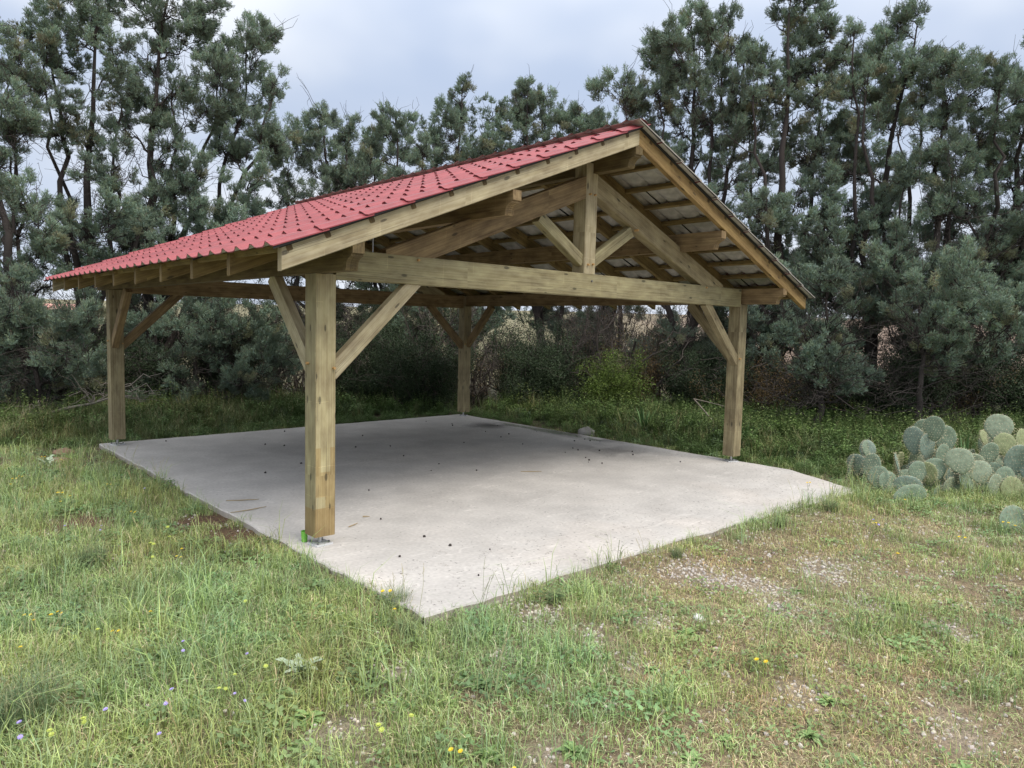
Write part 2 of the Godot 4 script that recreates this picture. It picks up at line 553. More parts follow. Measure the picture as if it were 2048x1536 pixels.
# one sheet of moulded tiles: x along the eaves, z up the slope
func sheet(waves: int, mat: Material, filled := true) -> ArrayMesh:
	var pitch := 0.2785
	var deep := 0.49
	var nx := waves * 8
	var nz := 3
	var shape := func(x: float, z: float) -> Vector3:
		var q := 1.0 - z / deep
		var a := TAU * (x / pitch - 0.35)
		var wave := pow(0.5 + 0.5 * cos(a + 0.55 * sin(a)), 1.9)
		return Vector3(x, 0.04 * wave * (0.86 + 0.16 * q) + 0.016 * q, z)
	var all := ArrayMesh.new()
	for layer in 2:
		var m := Build.new()
		var drop := Vector3(0, -0.006 * layer, 0)
		var width := waves * pitch + 0.03
		for iz in nz + 1:
			for ix in nx + 1:
				var x := width * ix / nx
				var z := deep * iz / nz
				var p: Vector3 = shape.call(x, z)
				var nn: Vector3 = ((shape.call(x, z + 0.01) - p) as Vector3).cross((shape.call(x + 0.005, z) - p) as Vector3).normalized()
				m.put(p + drop, nn if layer == 0 else -nn, Vector2(x, z))
		for iz in nz:
			for ix in nx:
				var k := iz * (nx + 1) + ix
				var nn := Vector3.UP if layer == 0 else Vector3.DOWN
				m.face(k, k + 1, k + nx + 2, nn)
				m.face(k, k + nx + 2, k + nx + 1, nn)
		if layer == 0:                               # thickness at the lower edge and the two sides
			for ix in nx:
				var a: Vector3 = shape.call(width * ix / nx, 0.0)
				var b: Vector3 = shape.call(width * (ix + 1) / nx, 0.0)
				var low := Vector3(0, -0.009, 0.001)
				m.quad(a, b, b + low, a + low, Vector3(0, 0, -1), Vector2(a.x, 0), Vector2(b.x, 0), Vector2(b.x, 0.02), Vector2(a.x, 0.02))
		for iz in nz:                                # the two sides: red where seen from the left slope, grey on the right
			var x := width * layer
			var a: Vector3 = shape.call(x, deep * iz / nz)
			var b: Vector3 = shape.call(x, deep * (iz + 1) / nz)
			m.quad(a, b, b + Vector3(0, -0.009, 0), a + Vector3(0, -0.009, 0), Vector3(layer * 2 - 1, 0, 0), Vector2(0, 0), Vector2(0.1, 0), Vector2(0.1, 0.1), Vector2(0, 0.1))
		m.mesh(mat if layer == 0 else mats.under, all)
	var fill := Build.new()                          # face closing the step, set back; its dark red paints the shade under the lip
	for ix in waves * 8 if filled else 0:
		var a: Vector3 = shape.call((waves * pitch + 0.03) * ix / (waves * 8), 0.0)
		var b: Vector3 = shape.call((waves * pitch + 0.03) * (ix + 1) / (waves * 8), 0.0)
		var back := Vector3(0, -0.006, 0.03)
		var foot := Vector3(0, -0.036, 0.03)
		fill.quad(a + back, b + back, b + foot, a + foot, Vector3(0, 0, -1), Vector2(a.x, 0), Vector2(b.x, 0), Vector2(b.x, 0.02), Vector2(a.x, 0.02))
	if filled:
		fill.mesh(mats.step_shade, all)
	var gap_shade := Build.new()                          # black side closing the wedge under each end, painted as its shade
	for end in 2:
		for iz in nz:
			var x := (waves * pitch + 0.03) * end + 0.008 * (1 - 2 * end)
			var a: Vector3 = shape.call(x, (deep - 0.04) * iz / nz)
			var b: Vector3 = shape.call(x, (deep - 0.04) * (iz + 1) / nz)
			gap_shade.quad(a + Vector3(0, -0.007, 0), b + Vector3(0, -0.007, 0), Vector3(b.x, -0.012, b.z), Vector3(a.x, -0.012, a.z), Vector3(end * 2 - 1, 0, 0), Vector2.ZERO, Vector2.ZERO, Vector2.ZERO, Vector2.ZERO)
	gap_shade.mesh(mats.gap_shade, all)
	return all


func top_line(u: float) -> float:      # upper edge of the rafters
	return 2.875 + SLOPE * minf(u, W - u)


func local(u: float, v: float, y: float) -> Vector3:
	return Vector3(u, y, -v)


func build_carport() -> void:
	rng.seed = 41
	port = thing("carport", "open timber carport with four posts and a red tiled gable roof on a concrete slab", "carport", Vector3(ORIGIN.x, 0, ORIGIN.z), TURN)
	var plate := Build.new()
	for s in [[0.0, Vector3(0.085, 0.008, 0.085)]]:
		var h: Vector3 = s[1]
		for f in [Vector3.UP, Vector3.LEFT, Vector3.RIGHT, Vector3.FORWARD, Vector3.BACK]:
			var t1: Vector3 = f.cross(Vector3.UP) if f != Vector3.UP else Vector3.RIGHT
			var t2: Vector3 = f.cross(t1)
			var c: Vector3 = f * h + Vector3(0, h.y, 0)
			plate.quad(c + (t1 + t2) * h, c + (t1 - t2) * h, c - (t1 + t2) * h, c - (t1 - t2) * h, f, Vector2.ZERO, Vector2.ZERO, Vector2.ZERO, Vector2.ZERO)
	var plate_mesh := plate.mesh(plain(Color(0.62, 0.63, 0.64), 0.45, false))
	var rod_mesh := cylinder(0.017, 0.11, mats.steel)
	var bolt_mesh := cylinder(0.011, 0.02, mats.bolt, 6)
	var peg_mesh := cylinder(0.012, 0.03, mats.peg, 8)
	# the near post carries old stain marks: a dark wet foot and paler patches
	var stained := func(face: int, x: float, t: float) -> Color:
		if face == 2 or face == 0:
			if x < 0.262:
				return Color(0.82, 0.7, 0.5)
			if x < 0.365:
				return Color(0.93, 0.84, 0.62) if t > 0.6 else Color(1.06, 1.02, 0.9)
			if x < 0.59:
				return Color(0.87, 0.77, 0.58)
			if x < 0.81:
				return Color(0.9, 0.8, 0.6) if t > 0.8 or t < 0.2 else Color(1.1, 1.05, 0.88)
			return Color(1.1, 1.06, 0.9)
		return Color(0.76, 0.76, 0.67) if x > 0.25 else Color(0.72, 0.62, 0.44)  # the other faces are toned darker and greener, browner at the foot
	var woods := ["wood_pale", "wood_tan", "wood_grey", "wood_tan"]
	for k in 4:
		var u := W if k == 2 or k == 3 else 0.0
		var v := D if k == 1 or k == 2 else 0.0
		var post := timber("post", port, local(u, v, 0.095), local(u, v, 2.453), 0.2, 0.2, woods[k], 0.0, stained if k == 0 else null)
		if k == 0:
			post.set_meta("label", "front left post with paler patches and a brown stained foot")
		var out := -1.0 if u == 0.0 else 1.0
		timber("post_tenon", port, local(u - out * 0.0555, v, 2.455), local(u - out * 0.0555, v, 2.69), 0.2, 0.087, woods[k])
		put("base_plate", plate_mesh, port, Transform3D(Basis(Vector3.UP, 0.1 + k * 0.3), local(u, v, 0.001)))
		put("base_rod", rod_mesh, port, Transform3D(Basis.IDENTITY, local(u, v, 0.0)))
		for b in 4:
			var at := Vector3(0.058 * (1 if b % 2 else -1), 0.016, 0.058 * (1 if b > 1 else -1)).rotated(Vector3.UP, 0.1 + k * 0.3)
			put("bolt", bolt_mesh, port, Transform3D(Basis.IDENTITY, local(u, v, 0) + at))
		var into := 1.0 if u == 0.0 else -1.0
		var away := 1.0 if v == 0.0 else -1.0
		var brace := "wood_pale" if k == 0 else ("wood_tan" if k == 3 else "wood_brown")
		var face_v := v - 0.03 if v == 0.0 else v
		timber("brace", port, local(u + into * 0.07, face_v, 1.565), local(u + into * 0.985, face_v, 2.45), 0.1, 0.135, brace)
		timber("brace", port, local(u - into * 0.03, v + away * 0.07, 1.6), local(u - into * 0.03, v + away * 0.88, 2.455), 0.095, 0.145, brace)
		put("peg", peg_mesh, port, Transform3D(Basis(Vector3.RIGHT, PI / 2), local(u + into * 0.075, v - 0.1, 1.62)))
		put("peg", peg_mesh, port, Transform3D(Basis(Vector3.BACK, PI / 2), local(u - 0.095, v + away * 0.03, 1.66)))
	for v in [0.0, D]:
		var fore: bool = v == 0.0
		var vc: float = v - 0.017 if fore else v + 0.017
		timber("tie_beam", port, local(0.1, vc, 2.55), local(W - 0.1, vc, 2.55), 0.16, 0.268, "wood_green" if fore else "wood_brown")
		timber("king_post", port, local(W / 2 - 0.057, v, 2.682), local(W / 2 - 0.057, v, 3.985), 0.2, 0.2, "wood_pale" if fore else "wood_grey")
		for s in [-1.0, 1.0]:
			var mat := "wood_brown" if s < 0 else "wood_grey"
			var u0: float = 0.62 if s < 0 else W - 0.62
			var u1: float = W / 2 - 0.057 + s * 0.095
			var y0 := 2.343 + SLOPE * 0.62
			var y1 := 2.343 + SLOPE * minf(u1, W - u1)
			timber("principal_rafter", port, local(u0, vc - 0.002, y0), local(u1, vc - 0.002, y1), 0.15, 0.245, mat, SLOPE)
			timber("king_strut", port, local(W / 2 - 0.057 + s * 0.09, vc, 2.83), local(W / 2 - 0.057 + s * 0.82, vc, 3.27), 0.11, 0.135, "wood_green" if fore else "wood_brown")
		for q in [[W / 2 - 0.1, 2.79], [W / 2 - 0.015, 2.8], [W / 2 - 0.1, 3.62], [W / 2 - 0.015, 3.62]]:
			if fore:
				put("peg", peg_mesh, port, Transform3D(Basis(Vector3.RIGHT, PI / 2), local(q[0], v - 0.098, q[1])))
		if fore:
			put("peg", peg_mesh, port, Transform3D(Basis(Vector3.RIGHT, PI / 2).scaled(Vector3(1.2, 1.2, 2.0)), local(4.33, v - 0.085, 3.29)))
			put("bolt", bolt_mesh, port, Transform3D(Basis(Vector3.RIGHT, PI / 2), local(3.52, v - 0.09, 2.6)))
			put("peg", peg_mesh, port, Transform3D(Basis(Vector3.RIGHT, PI / 2), local(0.98, v - 0.09, 2.65)))
			put("peg", peg_mesh, port, Transform3D(Basis(Vector3.RIGHT, PI / 2), local(6.0, v - 0.09, 2.655)))
	carved("eaves_purlin", -0.045, -0.726, D + 0.726, 2.457, 2.69, 0.11, "wood_stain_shade")  # tint darkened for stain and for the shade under the eaves
	carved("eaves_purlin", W + 0.045, -0.726, D + 0.726, 2.457, 2.69, 0.11, "wood_brown")
	carved("purlin", 1.69, -0.726, D + 0.726, 3.112, 3.345, 0.11, "wood_brown")
	carved("purlin", W - 1.69, -0.726, D + 0.726, 3.112, 3.345, 0.11, "wood_brown")
	carved("ridge_beam", W / 2 + 0.015, -0.726, D + 0.726, 3.87, 4.1, 0.12, "wood_stain_shade")
	# rafters; the outermost pair on each gable is the bargeboard
	var rows := [-0.695, 0.3, 1.2, 2.12, 3.02, 3.92, 4.8, 5.72, 6.6, D + 0.695]
	var tall := 0.187 / 2
	for k in rows.size():
		for s in 2:
			var edge := k == 0 or k == rows.size() - 1
			var u0 := -0.705 if s == 0 else W + 0.705
			var mat := "wood_batten"
			if edge:
				mat = "wood_pale" if s == 0 else "wood_orange"
			var o := timber("bargeboard" if edge else "rafter", port, local(u0, rows[k], top_line(u0) - tall), local(W / 2, rows[k], top_line(W / 2) - tall), 0.07, 0.174, mat, SLOPE)
			if k == 0 and s == 1:
				o.set_meta("label", "orange-brown bargeboard on the right slope")
	var notches := [-0.655, -0.335, 0.062, 0.47, 0.876, 1.26, 1.67, 2.08, 2.49, 2.9, 3.31]
	for s in 2:
		for k in notches.size():
			var u: float = notches[k] if s == 0 else W - notches[k]
			var y := top_line(u)
			var n := Vector3(-SLOPE if s == 0 else SLOPE, 1, 0).normalized()
			var c := Vector3(u, y, 0) - n * 0.027
			var lift := n * 0.004
			var a := c + lift + Vector3(0, 0, 0.734)
			var b := c + lift + Vector3(0, 0, -(D + 0.734))
			var o := timber("batten", port, a, b, 0.05, 0.058, "wood_batten")
			o.rotate_object_local(Vector3.RIGHT, -0.38 if s == 0 else 0.38)
	# tile sheets, five to a course, every other course shifted by half a sheet
	var wide := sheet(6, mats.tile_0)
	var wide2 := sheet(6, mats.tile_1)
	var wide3 := sheet(6, mats.tile_2)
	var narrow := sheet(3, mats.tile_0)
	var eaves := sheet(6, mats.tile_1, false)
	var cosine := 1.0 / sqrt(1.0 + SLOPE * SLOPE)
	for s in 2:
		var up := Vector3(1 if s == 0 else -1, SLOPE, 0).normalized()
		var n := Vector3(-SLOPE if s == 0 else SLOPE, 1, 0).normalized()
		var along := n.cross(up)
		for k in 11:
			var u := -0.79 + 0.4 * k
			var start := Vector3(u if s == 0 else W - u, top_line(u), 0) + n * 0.012
			var at := 0.0
			var j := 0
			while at < 8.3:
				var half := k % 2 == 1 and (j == 0 or j == 5)
				var which: Mesh = narrow if half else [wide, wide2, wide3, wide][rng.randi_range(0, 3)]
				if k == 0:
					which = eaves
				var v := -0.785 + at if s == 0 else D + 0.82 - at
				var p := start + Vector3(0, 0, -v) + n * (0.003 * (j % 2))
				put("roof_sheet", which, port, Transform3D(Basis(along, n, up).rotated(n, r(-0.002, 0.002)), p))
				at += 0.2785 * (3 if half else 6)
				j += 1
		# black strip painting the shade in the gap between bargeboard and sheets
		for v in [-0.728, D + 0.728]:
			var p0 := Vector3(-0.72 if s == 0 else W + 0.72, top_line(-0.72), -v) + n * 0.002
			var p1 := Vector3(W / 2, top_line(W / 2), -v) + n * 0.002
			var m := timber("verge_shade", port, p0, p1, 0.05, 0.026, "gap_shade")
			m.material_override = mats.gap_shade
	var cap := Build.new()
	var ridge_y := top_line(W / 2) + 0.075
	var prof := []
	for k in 9:
		var a := PI * (0.12 + 0.76 * k / 8.0)
		prof.append(Vector2(cos(a) * 0.12, sin(a) * 0.075 - 0.035))
	for k in 8:
		var a: Vector2 = prof[k]
		var b: Vector2 = prof[k + 1]
		var nn := Vector3(a.x + b.x, (a.y + b.y) + 0.1, 0).normalized()
		for under in 2:
			var sh := Vector3(0, -0.006 * under, 0)
			cap.quad(Vector3(a.x, a.y, 0.77) + sh, Vector3(b.x, b.y, 0.77) + sh, Vector3(b.x, b.y, -(D + 0.8)) + sh, Vector3(a.x, a.y, -(D + 0.8)) + sh, nn * (1 - 2 * under), Vector2.ZERO, Vector2.ZERO, Vector2.ZERO, Vector2.ZERO)
		cap.quad(Vector3(a.x, a.y, 0.77), Vector3(b.x, b.y, 0.77), Vector3(b.x, b.y - 0.006, 0.77), Vector3(a.x, a.y - 0.006, 0.77), Vector3.BACK, Vector2.ZERO, Vector2.ZERO, Vector2.ZERO, Vector2.ZERO)
	put("ridge_cap", cap.mesh(mats.ridge), port, Transform3D(Basis.IDENTITY, Vector3(W / 2, ridge_y - 0.015, 0)))
	var rodm := cylinder(0.006, 0.24, mats.steel, 6)
	put("threaded_rod", rodm, port, Transform3D(Basis.IDENTITY, local(0.52, -0.02, 2.68)))


# ---------------------------------------------------------------- ground
func build_ground() -> void:
	var xs := [-300.0, -180.0, -110.0, -70.0, -46.0, -32.0, -24.0, -19.0]
	var x := -16.0
	while x < 16.01:
		xs.append(x)
		x += 0.2
	xs.append_array([19.0, 24.0, 32.0, 46.0, 70.0, 110.0, 180.0, 300.0])
	var zs := [60.0, 30.0, 14.0, 6.0, 2.0]
	var z := 0.0
	while z > -24.01:
		zs.append(z)
		z -= 0.2
	zs.append_array([-26.0, -28.0, -30.0, -33.0, -37.0, -42.0, -48.0, -56.0, -66.0, -80.0, -100.0, -130.0, -170.0, -230.0, -320.0])
	var m := Build.new()
	for zz in zs:
		for xx in xs:
			var h := height(xx, zz)
			var nn := Vector3(h - height(xx + 0.1, zz), 0.1, h - height(xx, zz + 0.1)).normalized()
			var lush := lush_at(xx, zz)
			var g := gravel_at(xx, zz)
			var a := 0.5 + 0.7 * patches.get_noise_2d(xx * 2.2 + 90.0, zz * 2.2)
			var col := Color(0.58, 0.49, 0.33).lerp(Color(0.49, 0.38, 0.25), clampf(a, 0, 1))
			col = col.lerp(Color(0.27, 0.27, 0.13), 0.75 * lush)
			col = col.lerp(Color(0.78, 0.71, 0.6), 0.8 * g)
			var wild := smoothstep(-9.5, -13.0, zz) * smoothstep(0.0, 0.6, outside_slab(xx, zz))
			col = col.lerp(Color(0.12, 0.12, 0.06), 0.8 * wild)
			for dirt in [[-3.1, -7.35, 0.45], [-2.6, -6.8, 0.4], [-4.3, -7.2, 0.35]]:
				col = col.lerp(Color(0.3, 0.16, 0.1), clampf(1.3 - Vector2(xx - dirt[0], zz - dirt[1]).length() / dirt[2], 0, 1))
			var far := smoothstep(-21.0, -27.0, zz)
			var pink := smoothstep(-0.05, 0.35, xx / maxf(1.0, -zz) + 0.12 * patches.get_noise_2d(xx * 0.3, zz * 0.3) - 0.05) * smoothstep(-22.0, -30.0, zz)
			col = col.lerp(Color(0.52, 0.5, 0.3).lerp(Color(0.62, 0.47, 0.38), pink), far)
			m.put(Vector3(xx, h, zz), nn, Vector2(xx, zz), col)
	var w := xs.size()
	for k in zs.size() - 1:
		for j in w - 1:
			var q := k * w + j
			m.face(q, q + 1, q + w + 1, Vector3.UP)
			m.face(q, q + w + 1, q + w, Vector3.UP)
	put("ground", m.mesh(mats.soil)).set_meta("kind", "structure")

	# the concrete slab
	var rim := PackedVector2Array()
	var corners := [Vector2(-0.235, -1.96), Vector2(3.0, -1.99), Vector2(6.55, -2.17), Vector2(7.19, -0.92), Vector2(7.17, 3.0), Vector2(7.22, 7.02), Vector2(3.2, 7.0), Vector2(-0.2, 6.98), Vector2(-0.22, 3.0)]
	rng.seed = 5
	for k in corners.size():
		var a: Vector2 = corners[k]
		var b: Vector2 = corners[(k + 1) % corners.size()]
		var cuts := maxi(1, int(a.distance_to(b) / 0.16))
		for j in cuts:
			var p := a.lerp(b, j / float(cuts))
			rim.append(p + Vector2(r(-0.012, 0.012), r(-0.012, 0.012)) + 0.03 * Vector2(bumps.get_noise_2d(p.x * 3.0, p.y * 3.0), bumps.get_noise_2d(p.y * 3.0 + 50.0, p.x * 3.0)))
	var s := Build.new()
	var tris := Geometry2D.triangulate_polygon(rim)
	for p in rim:
		s.put(Vector3(p.x, 0, -p.y), Vector3.UP, Vector2((p.x + 1.0) / 9.6, (p.y + 2.4) / 9.6))
	for k in range(0, tris.size(), 3):
		s.face(tris[k], tris[k + 1], tris[k + 2], Vector3.UP)
	for k in rim.size():
		var p := rim[k]
		var q := rim[(k + 1) % rim.size()]
		var d := (q - p).normalized()
		var nn := Vector3(d.y, 0, d.x)
		if nn.dot(Vector3((p.x + q.x) / 2 - 3.5, 0, -(p.y + q.y) / 2 + 2.5)) < 0:
			nn = -nn
		var e := Vector3(nn.x, 0, nn.z) * 0.008
		s.quad(Vector3(p.x, 0, -p.y), Vector3(q.x, 0, -q.y), Vector3(q.x, -0.012, -q.y) + e, Vector3(p.x, -0.012, -p.y) + e, (nn + Vector3.UP).normalized(), p / 9.6, q / 9.6, q / 9.6, p / 9.6)
		s.quad(Vector3(p.x, -0.012, -p.y) + e, Vector3(q.x, -0.012, -q.y) + e, Vector3(q.x, -0.2, -q.y) + e, Vector3(p.x, -0.2, -p.y) + e, nn, p / 9.6, q / 9.6, q / 9.6, p / 9.6, Color(0.8, 0.76, 0.7))
	var slab := put("concrete_slab", s.mesh(slab_material()), self, Transform3D(Basis(Vector3.UP, TURN), Vector3(ORIGIN.x, 0, ORIGIN.z)))
	slab.set_meta("kind", "structure")

	# rain water left along the back right edge
	var wet := Build.new()
	var water := plain(Color(1, 1, 1, 0.16), 0.06, false)
	water.transparency = BaseMaterial3D.TRANSPARENCY_ALPHA
	for blob in [[6.96, 3.75, 0.16, 0.95], [6.98, 4.75, 0.13, 0.5], [6.9, 2.75, 0.07, 0.25]]:
		var ring := []
		for k in 40:
			var a := TAU * k / 40
			var q := 1.0 + 0.5 * bumps.get_noise_2d(cos(a) * 4.0 + blob[1] * 9.0, sin(a) * 9.0)
			ring.append(Vector3(minf(blob[0] + cos(a) * blob[2] * q, 7.14), 0.003, -(blob[1] + sin(a) * blob[3] * q)))
		var first := wet.v.size()
		wet.put(Vector3(blob[0], 0.003, -blob[1]), Vector3.UP)
		for p in ring:
			wet.put(p, Vector3.UP)
		for k in 40:
			wet.face(first, first + 1 + k, first + 1 + (k + 1) % 40, Vector3.UP)
	put("puddle_water", wet.mesh(water), self, Transform3D(Basis(Vector3.UP, TURN), Vector3(ORIGIN.x, 0, ORIGIN.z))).set_meta("kind", "structure")


# ---------------------------------------------------------------- trees and shrubs
# a plume of fine sprays about its own upward axis, half a metre or so when scaled by one
func plume(s: int, fat: float, leaf: float, count: int) -> ArrayMesh:
	rng.seed = s
	var m := Build.new()
	for k in count:
		var base := any_dir() * Vector3(0.17, 0.24, 0.17) * fat + Vector3(0, 0.27, 0)
		var d := (any_dir() + base.normalized() * 0.5 + Vector3(0, 0.55, 0)).normalized()
		var L := r(0.18, 0.36)
		var tone := r(0.75, 1.25)
		var col := Color(0.235, 0.305, 0.25).lerp(Color(0.27, 0.315, 0.19), r(0, 1)) * tone
		if r(0, 1) < 0.07:
			col = Color(0.2, 0.165, 0.12) * tone
		var side := d.cross(any_dir()).normalized()
		var n2 := d.cross(side)
		var fingers := 9
		for f in fingers:
			var t := (f + 0.5) / fingers
			var at := base + d * L * t + Vector3(0, 0.05 * t * t, 0)
			var roll := f * 2.2 + r(-0.4, 0.4)
			var off := side * cos(roll) + n2 * sin(roll)
			var e := (d * 0.75 + off * r(0.4, 0.8) + Vector3(0, 0.25, 0)).normalized()
			var len := r(0.09, 0.15) * (1.15 - 0.5 * t) * leaf
			var half := e.cross(any_dir()).normalized() * r(0.013, 0.021) * leaf
			var c2: Color = col * r(0.85, 1.18)
			m.tri(at - half, at + half, at + e * len, c2)
			m.tri(at + e * len * 0.35 - half * 0.2 + half.cross(e) * 0.9, at + e * len * 0.35 - half.cross(e) * 0.9, at + e * len * 1.05, c2)
	return m.mesh(mats.needle)


# a twig full of small leaves, for the broad-leaved shrubs
func leaf_ball(s: int, leaf: float, count: int, a: Color, b: Color, m2: String = "needle") -> ArrayMesh:
	rng.seed = s
	var m := Build.new()
	for k in count:
		var p := any_dir() * pow(r(0, 1), 0.45) * 0.5
		var e := (any_dir() + p * 2.0 + Vector3(0, 0.4, 0)).normalized()
		var side := e.cross(any_dir()).normalized() * leaf * r(0.25, 0.4)
		var L := leaf * r(0.8, 1.4)
		var col := a.lerp(b, r(0, 1)) * r(0.75, 1.25)
		m.tri(p, p + e * L * 0.45 + side, p + e * L, col)
		m.tri(p, p + e * L * 0.45 - side, p + e * L, col)
	return m.mesh(mats[m2])


func curve(a: Vector3, b: Vector3, sag: Vector3, steps: int, wobble: float) -> Array:
	var p := []
	for k in steps + 1:
		var q := k / float(steps)
		var w := Vector3(bumps.get_noise_3d(a.x * 7 + q * 6, a.y * 7, b.z * 7), bumps.get_noise_3d(a.y * 7 + 40, q * 6, b.x * 7), bumps.get_noise_3d(a.z * 7, b.y * 7, q * 6 + 80)) * wobble * 4.0 * q * (1.15 - q)
		p.append(a.lerp(b, q) + sag * 4.0 * q * (1.0 - q) + w)
	return p


func taper(a: float, b: float, steps: int) -> Array:
	var p := []
	for k in steps + 1:
		p.append(lerpf(a, b, k / float(steps)))
	return p


# lobes: x, y, z, radius of each tuft-bearing part of the crown, from the tree's base
func cypress(label: String, bx: float, bz: float, lobes: Array, mesh: Mesh, tint: Color, s: int, low: int, fill: float, called := "cypress_tree") -> void:
	rng.seed = s
	var base := Vector3(bx, height(bx, bz) - 0.03, bz)
	var t := thing(called, label, "tree", base, 0.0, "cypress row behind the carport")
	var tops := []
	var top := Vector3(0, 0, 0)
	for k in range(0, lobes.size(), 4):
		var c := Vector3(lobes[k], lobes[k + 1] - base.y, lobes[k + 2])
		var R0: float = lobes[k + 3]
		tops.append([c, R0 * 1.08])
		if R0 > 0.3 and r(0, 1) < fill:                               # a smaller tuft beside each, so the outline stays ragged
			tops.append([c + Vector3(r(-1, 1), r(-1.1, 0.5), r(-1, 1)) * R0 * 1.45, R0 * r(0.55, 0.8)])
		if c.y > top.y and absf(c.x) < 2.2:
			top = c
	var H := top.y
	for k in low:                                  # low boughs under the crown
		var a := r(0, TAU)
		tops.append([Vector3(cos(a) * r(0.5, 2.2), r(1.2, 4.6), sin(a) * r(0.3, 1.3)), r(0.3, 0.5)])
	var thick := 0.05 + 0.013 * H
	var trunk := Build.new()
	var steps := 14
	var line := curve(Vector3(0, -0.15, 0), top, Vector3(r(-0.3, 0.3), 0, r(-0.2, 0.2)), steps, 0.22)
	var rad := []
	for k in steps + 1:
		rad.append(lerpf(thick, 0.012, pow(k / float(steps), 0.8)) * (1.5 if k == 0 else 1.0))
	trunk.tube(line, rad, 9)
	put("trunk", trunk.mesh(mats.bark), t)
	var limbs := Build.new()
	var where := []
	var cols := []
	var nodes := []
	for k in range(1, steps):
		for j in 3:
			nodes.append([(line[k] as Vector3).lerp(line[k + 1], j / 3.0), rad[k]])
	var high := tops.filter(func(x): return x[0].y > 0.62 * H and absf(x[0].x) > 0.5)
	high.sort_custom(func(x, y): return x[0].x < y[0].x)
	if H > 5.0 and high.size() > 3:                # side stems that rise beside the main one
		for pick in [0.08, 0.35, 0.7, 0.95]:
			var c: Vector3 = high[int(pick * (high.size() - 1))][0]
			var k := rng.randi_range(1, 4)
			var a: Vector3 = line[k]
			var stem := curve(a, c, Vector3((c.x - a.x) * 0.16, -0.1, (c.z - a.z) * 0.16), 14, 0.3)
			limbs.tube(stem, taper(rad[k] * r(0.5, 0.75), 0.014, 14), 7)
			for j in range(2, 14):
				nodes.append([stem[j], lerpf(rad[k] * 0.55, 0.014, j / 14.0)])
	tops.sort_custom(func(x, y): return Vector2(x[0].x, x[0].z).length() + 0.15 * x[0].y < Vector2(y[0].x, y[0].z).length() + 0.15 * y[0].y)
	for o in tops:
		var c: Vector3 = o[0]
		var R: float = o[1]
		var best := 1e9
		var at := 0
		for k in nodes.size():                     # grow from the nearest bough that lies lower
			var q: Vector3 = nodes[k][0]
			var gap := q.distance_to(c)
			var cost := gap + 2.2 * maxf(0.0, q.y - c.y + 0.68 * gap) + (0.6 if gap < R else 0.0)
			if cost < best:
				best = cost
				at = k
		var a: Vector3 = nodes[at][0]
		var start: float = minf(nodes[at][1] * 0.72, 0.016 + 0.012 * a.distance_to(c) + 0.012 * R)
		var flat := Vector2(c.x - a.x, c.z - a.z).length()
		var limb := curve(a, c, Vector3(0, -0.12 * flat * r(0.2, 1.2), 0), 8, 0.2)
		limbs.tube(limb, taper(start, 0.01, 8), 5)
		for k in range(2, 9):
			nodes.append([limb[k], lerpf(start, 0.01, k / 8.0)])
		for k in int(3 + 24 * R * R + 6 * R):     # small compact tufts with gaps between them
			var d := any_dir() * pow(r(0.02, 1), 0.42)
			var hub := c + Vector3(d.x, d.y * 1.15 + 0.08, d.z) * R
			var from: Vector3 = limb[rng.randi_range(4, 8)]
			limbs.tube(curve(from, hub, any_dir() * 0.06 + Vector3(0, -0.05, 0), 4, 0.12), taper(0.011, 0.004, 4), 3)
			var shade := r(0.7, 1.32)
			var col := tint * shade
			if r(0, 1) < 0.08:
				col = Color(1.1, 0.96, 0.84) * shade
			for j in rng.randi_range(4, 6):
				var p := hub + any_dir() * r(0.04, 0.19)
				var up := (Vector3.UP * r(0.5, 1.1) + (c - a).normalized() * 0.4 + (p - c).normalized() * r(0.4, 1.0)).normalized()
				var size := r(0.19, 0.35)
				var x := up.cross(any_dir()).normalized()
				where.append(Transform3D(Basis(x, up, x.cross(up)) * size, p - up * size * 0.3))
				cols.append(Color(col.r, col.g, col.b) * r(0.9, 1.1))
		for k in int(3 + 4 * R):                   # bare twigs
			var from: Vector3 = limb[rng.randi_range(1, 7)]
			var to := from + (any_dir() + Vector3.UP * 0.3 + (c - a).normalized() * 0.6) * r(0.25, 0.7)
			limbs.tube(curve(from, to, any_dir() * 0.08, 4, 0.15), taper(0.009, 0.003, 4), 3)
			limbs.tube(curve(from.lerp(to, 0.5), from.lerp(to, 0.7) + any_dir() * r(0.2, 0.4), any_dir() * 0.05, 3, 0.05), taper(0.006, 0.002, 3), 3)
	for k in 95:                                   # bare rising branches and twigs between the tufts
		var node: Array = nodes[rng.randi_range(0, nodes.size() - 1)]
		var from: Vector3 = node[0]
		if from.y > 0.72 * H or absf(from.x) > 1.9:
			continue
		var az := r(0, TAU)
		var d := Vector3(cos(az), r(0.15, 1.3) if from.y > 1.6 else r(-0.25, 0.6), sin(az)).normalized()
		var to := from + d * r(0.6, 1.9)
		var branch := curve(from, to, Vector3(0, -0.1, 0) + any_dir() * 0.1, 7, 0.25)
		var w := minf(node[1] * 0.5, r(0.01, 0.02))
		limbs.tube(branch, taper(w, 0.004, 7), 4)
		for j in 5:
			var at: Vector3 = branch[rng.randi_range(2, 7)]
			var e := (d + any_dir() * 0.8 + Vector3(0, 0.2, 0)).normalized() * r(0.25, 0.75)
			limbs.tube(curve(at, at + e, any_dir() * 0.08, 4, 0.15), taper(0.0065, 0.003, 4), 3)
	put("branches", limbs.mesh(mats.bark), t).set_meta("kind", "stuff")
	scatter("crown", mesh, where, cols, t)


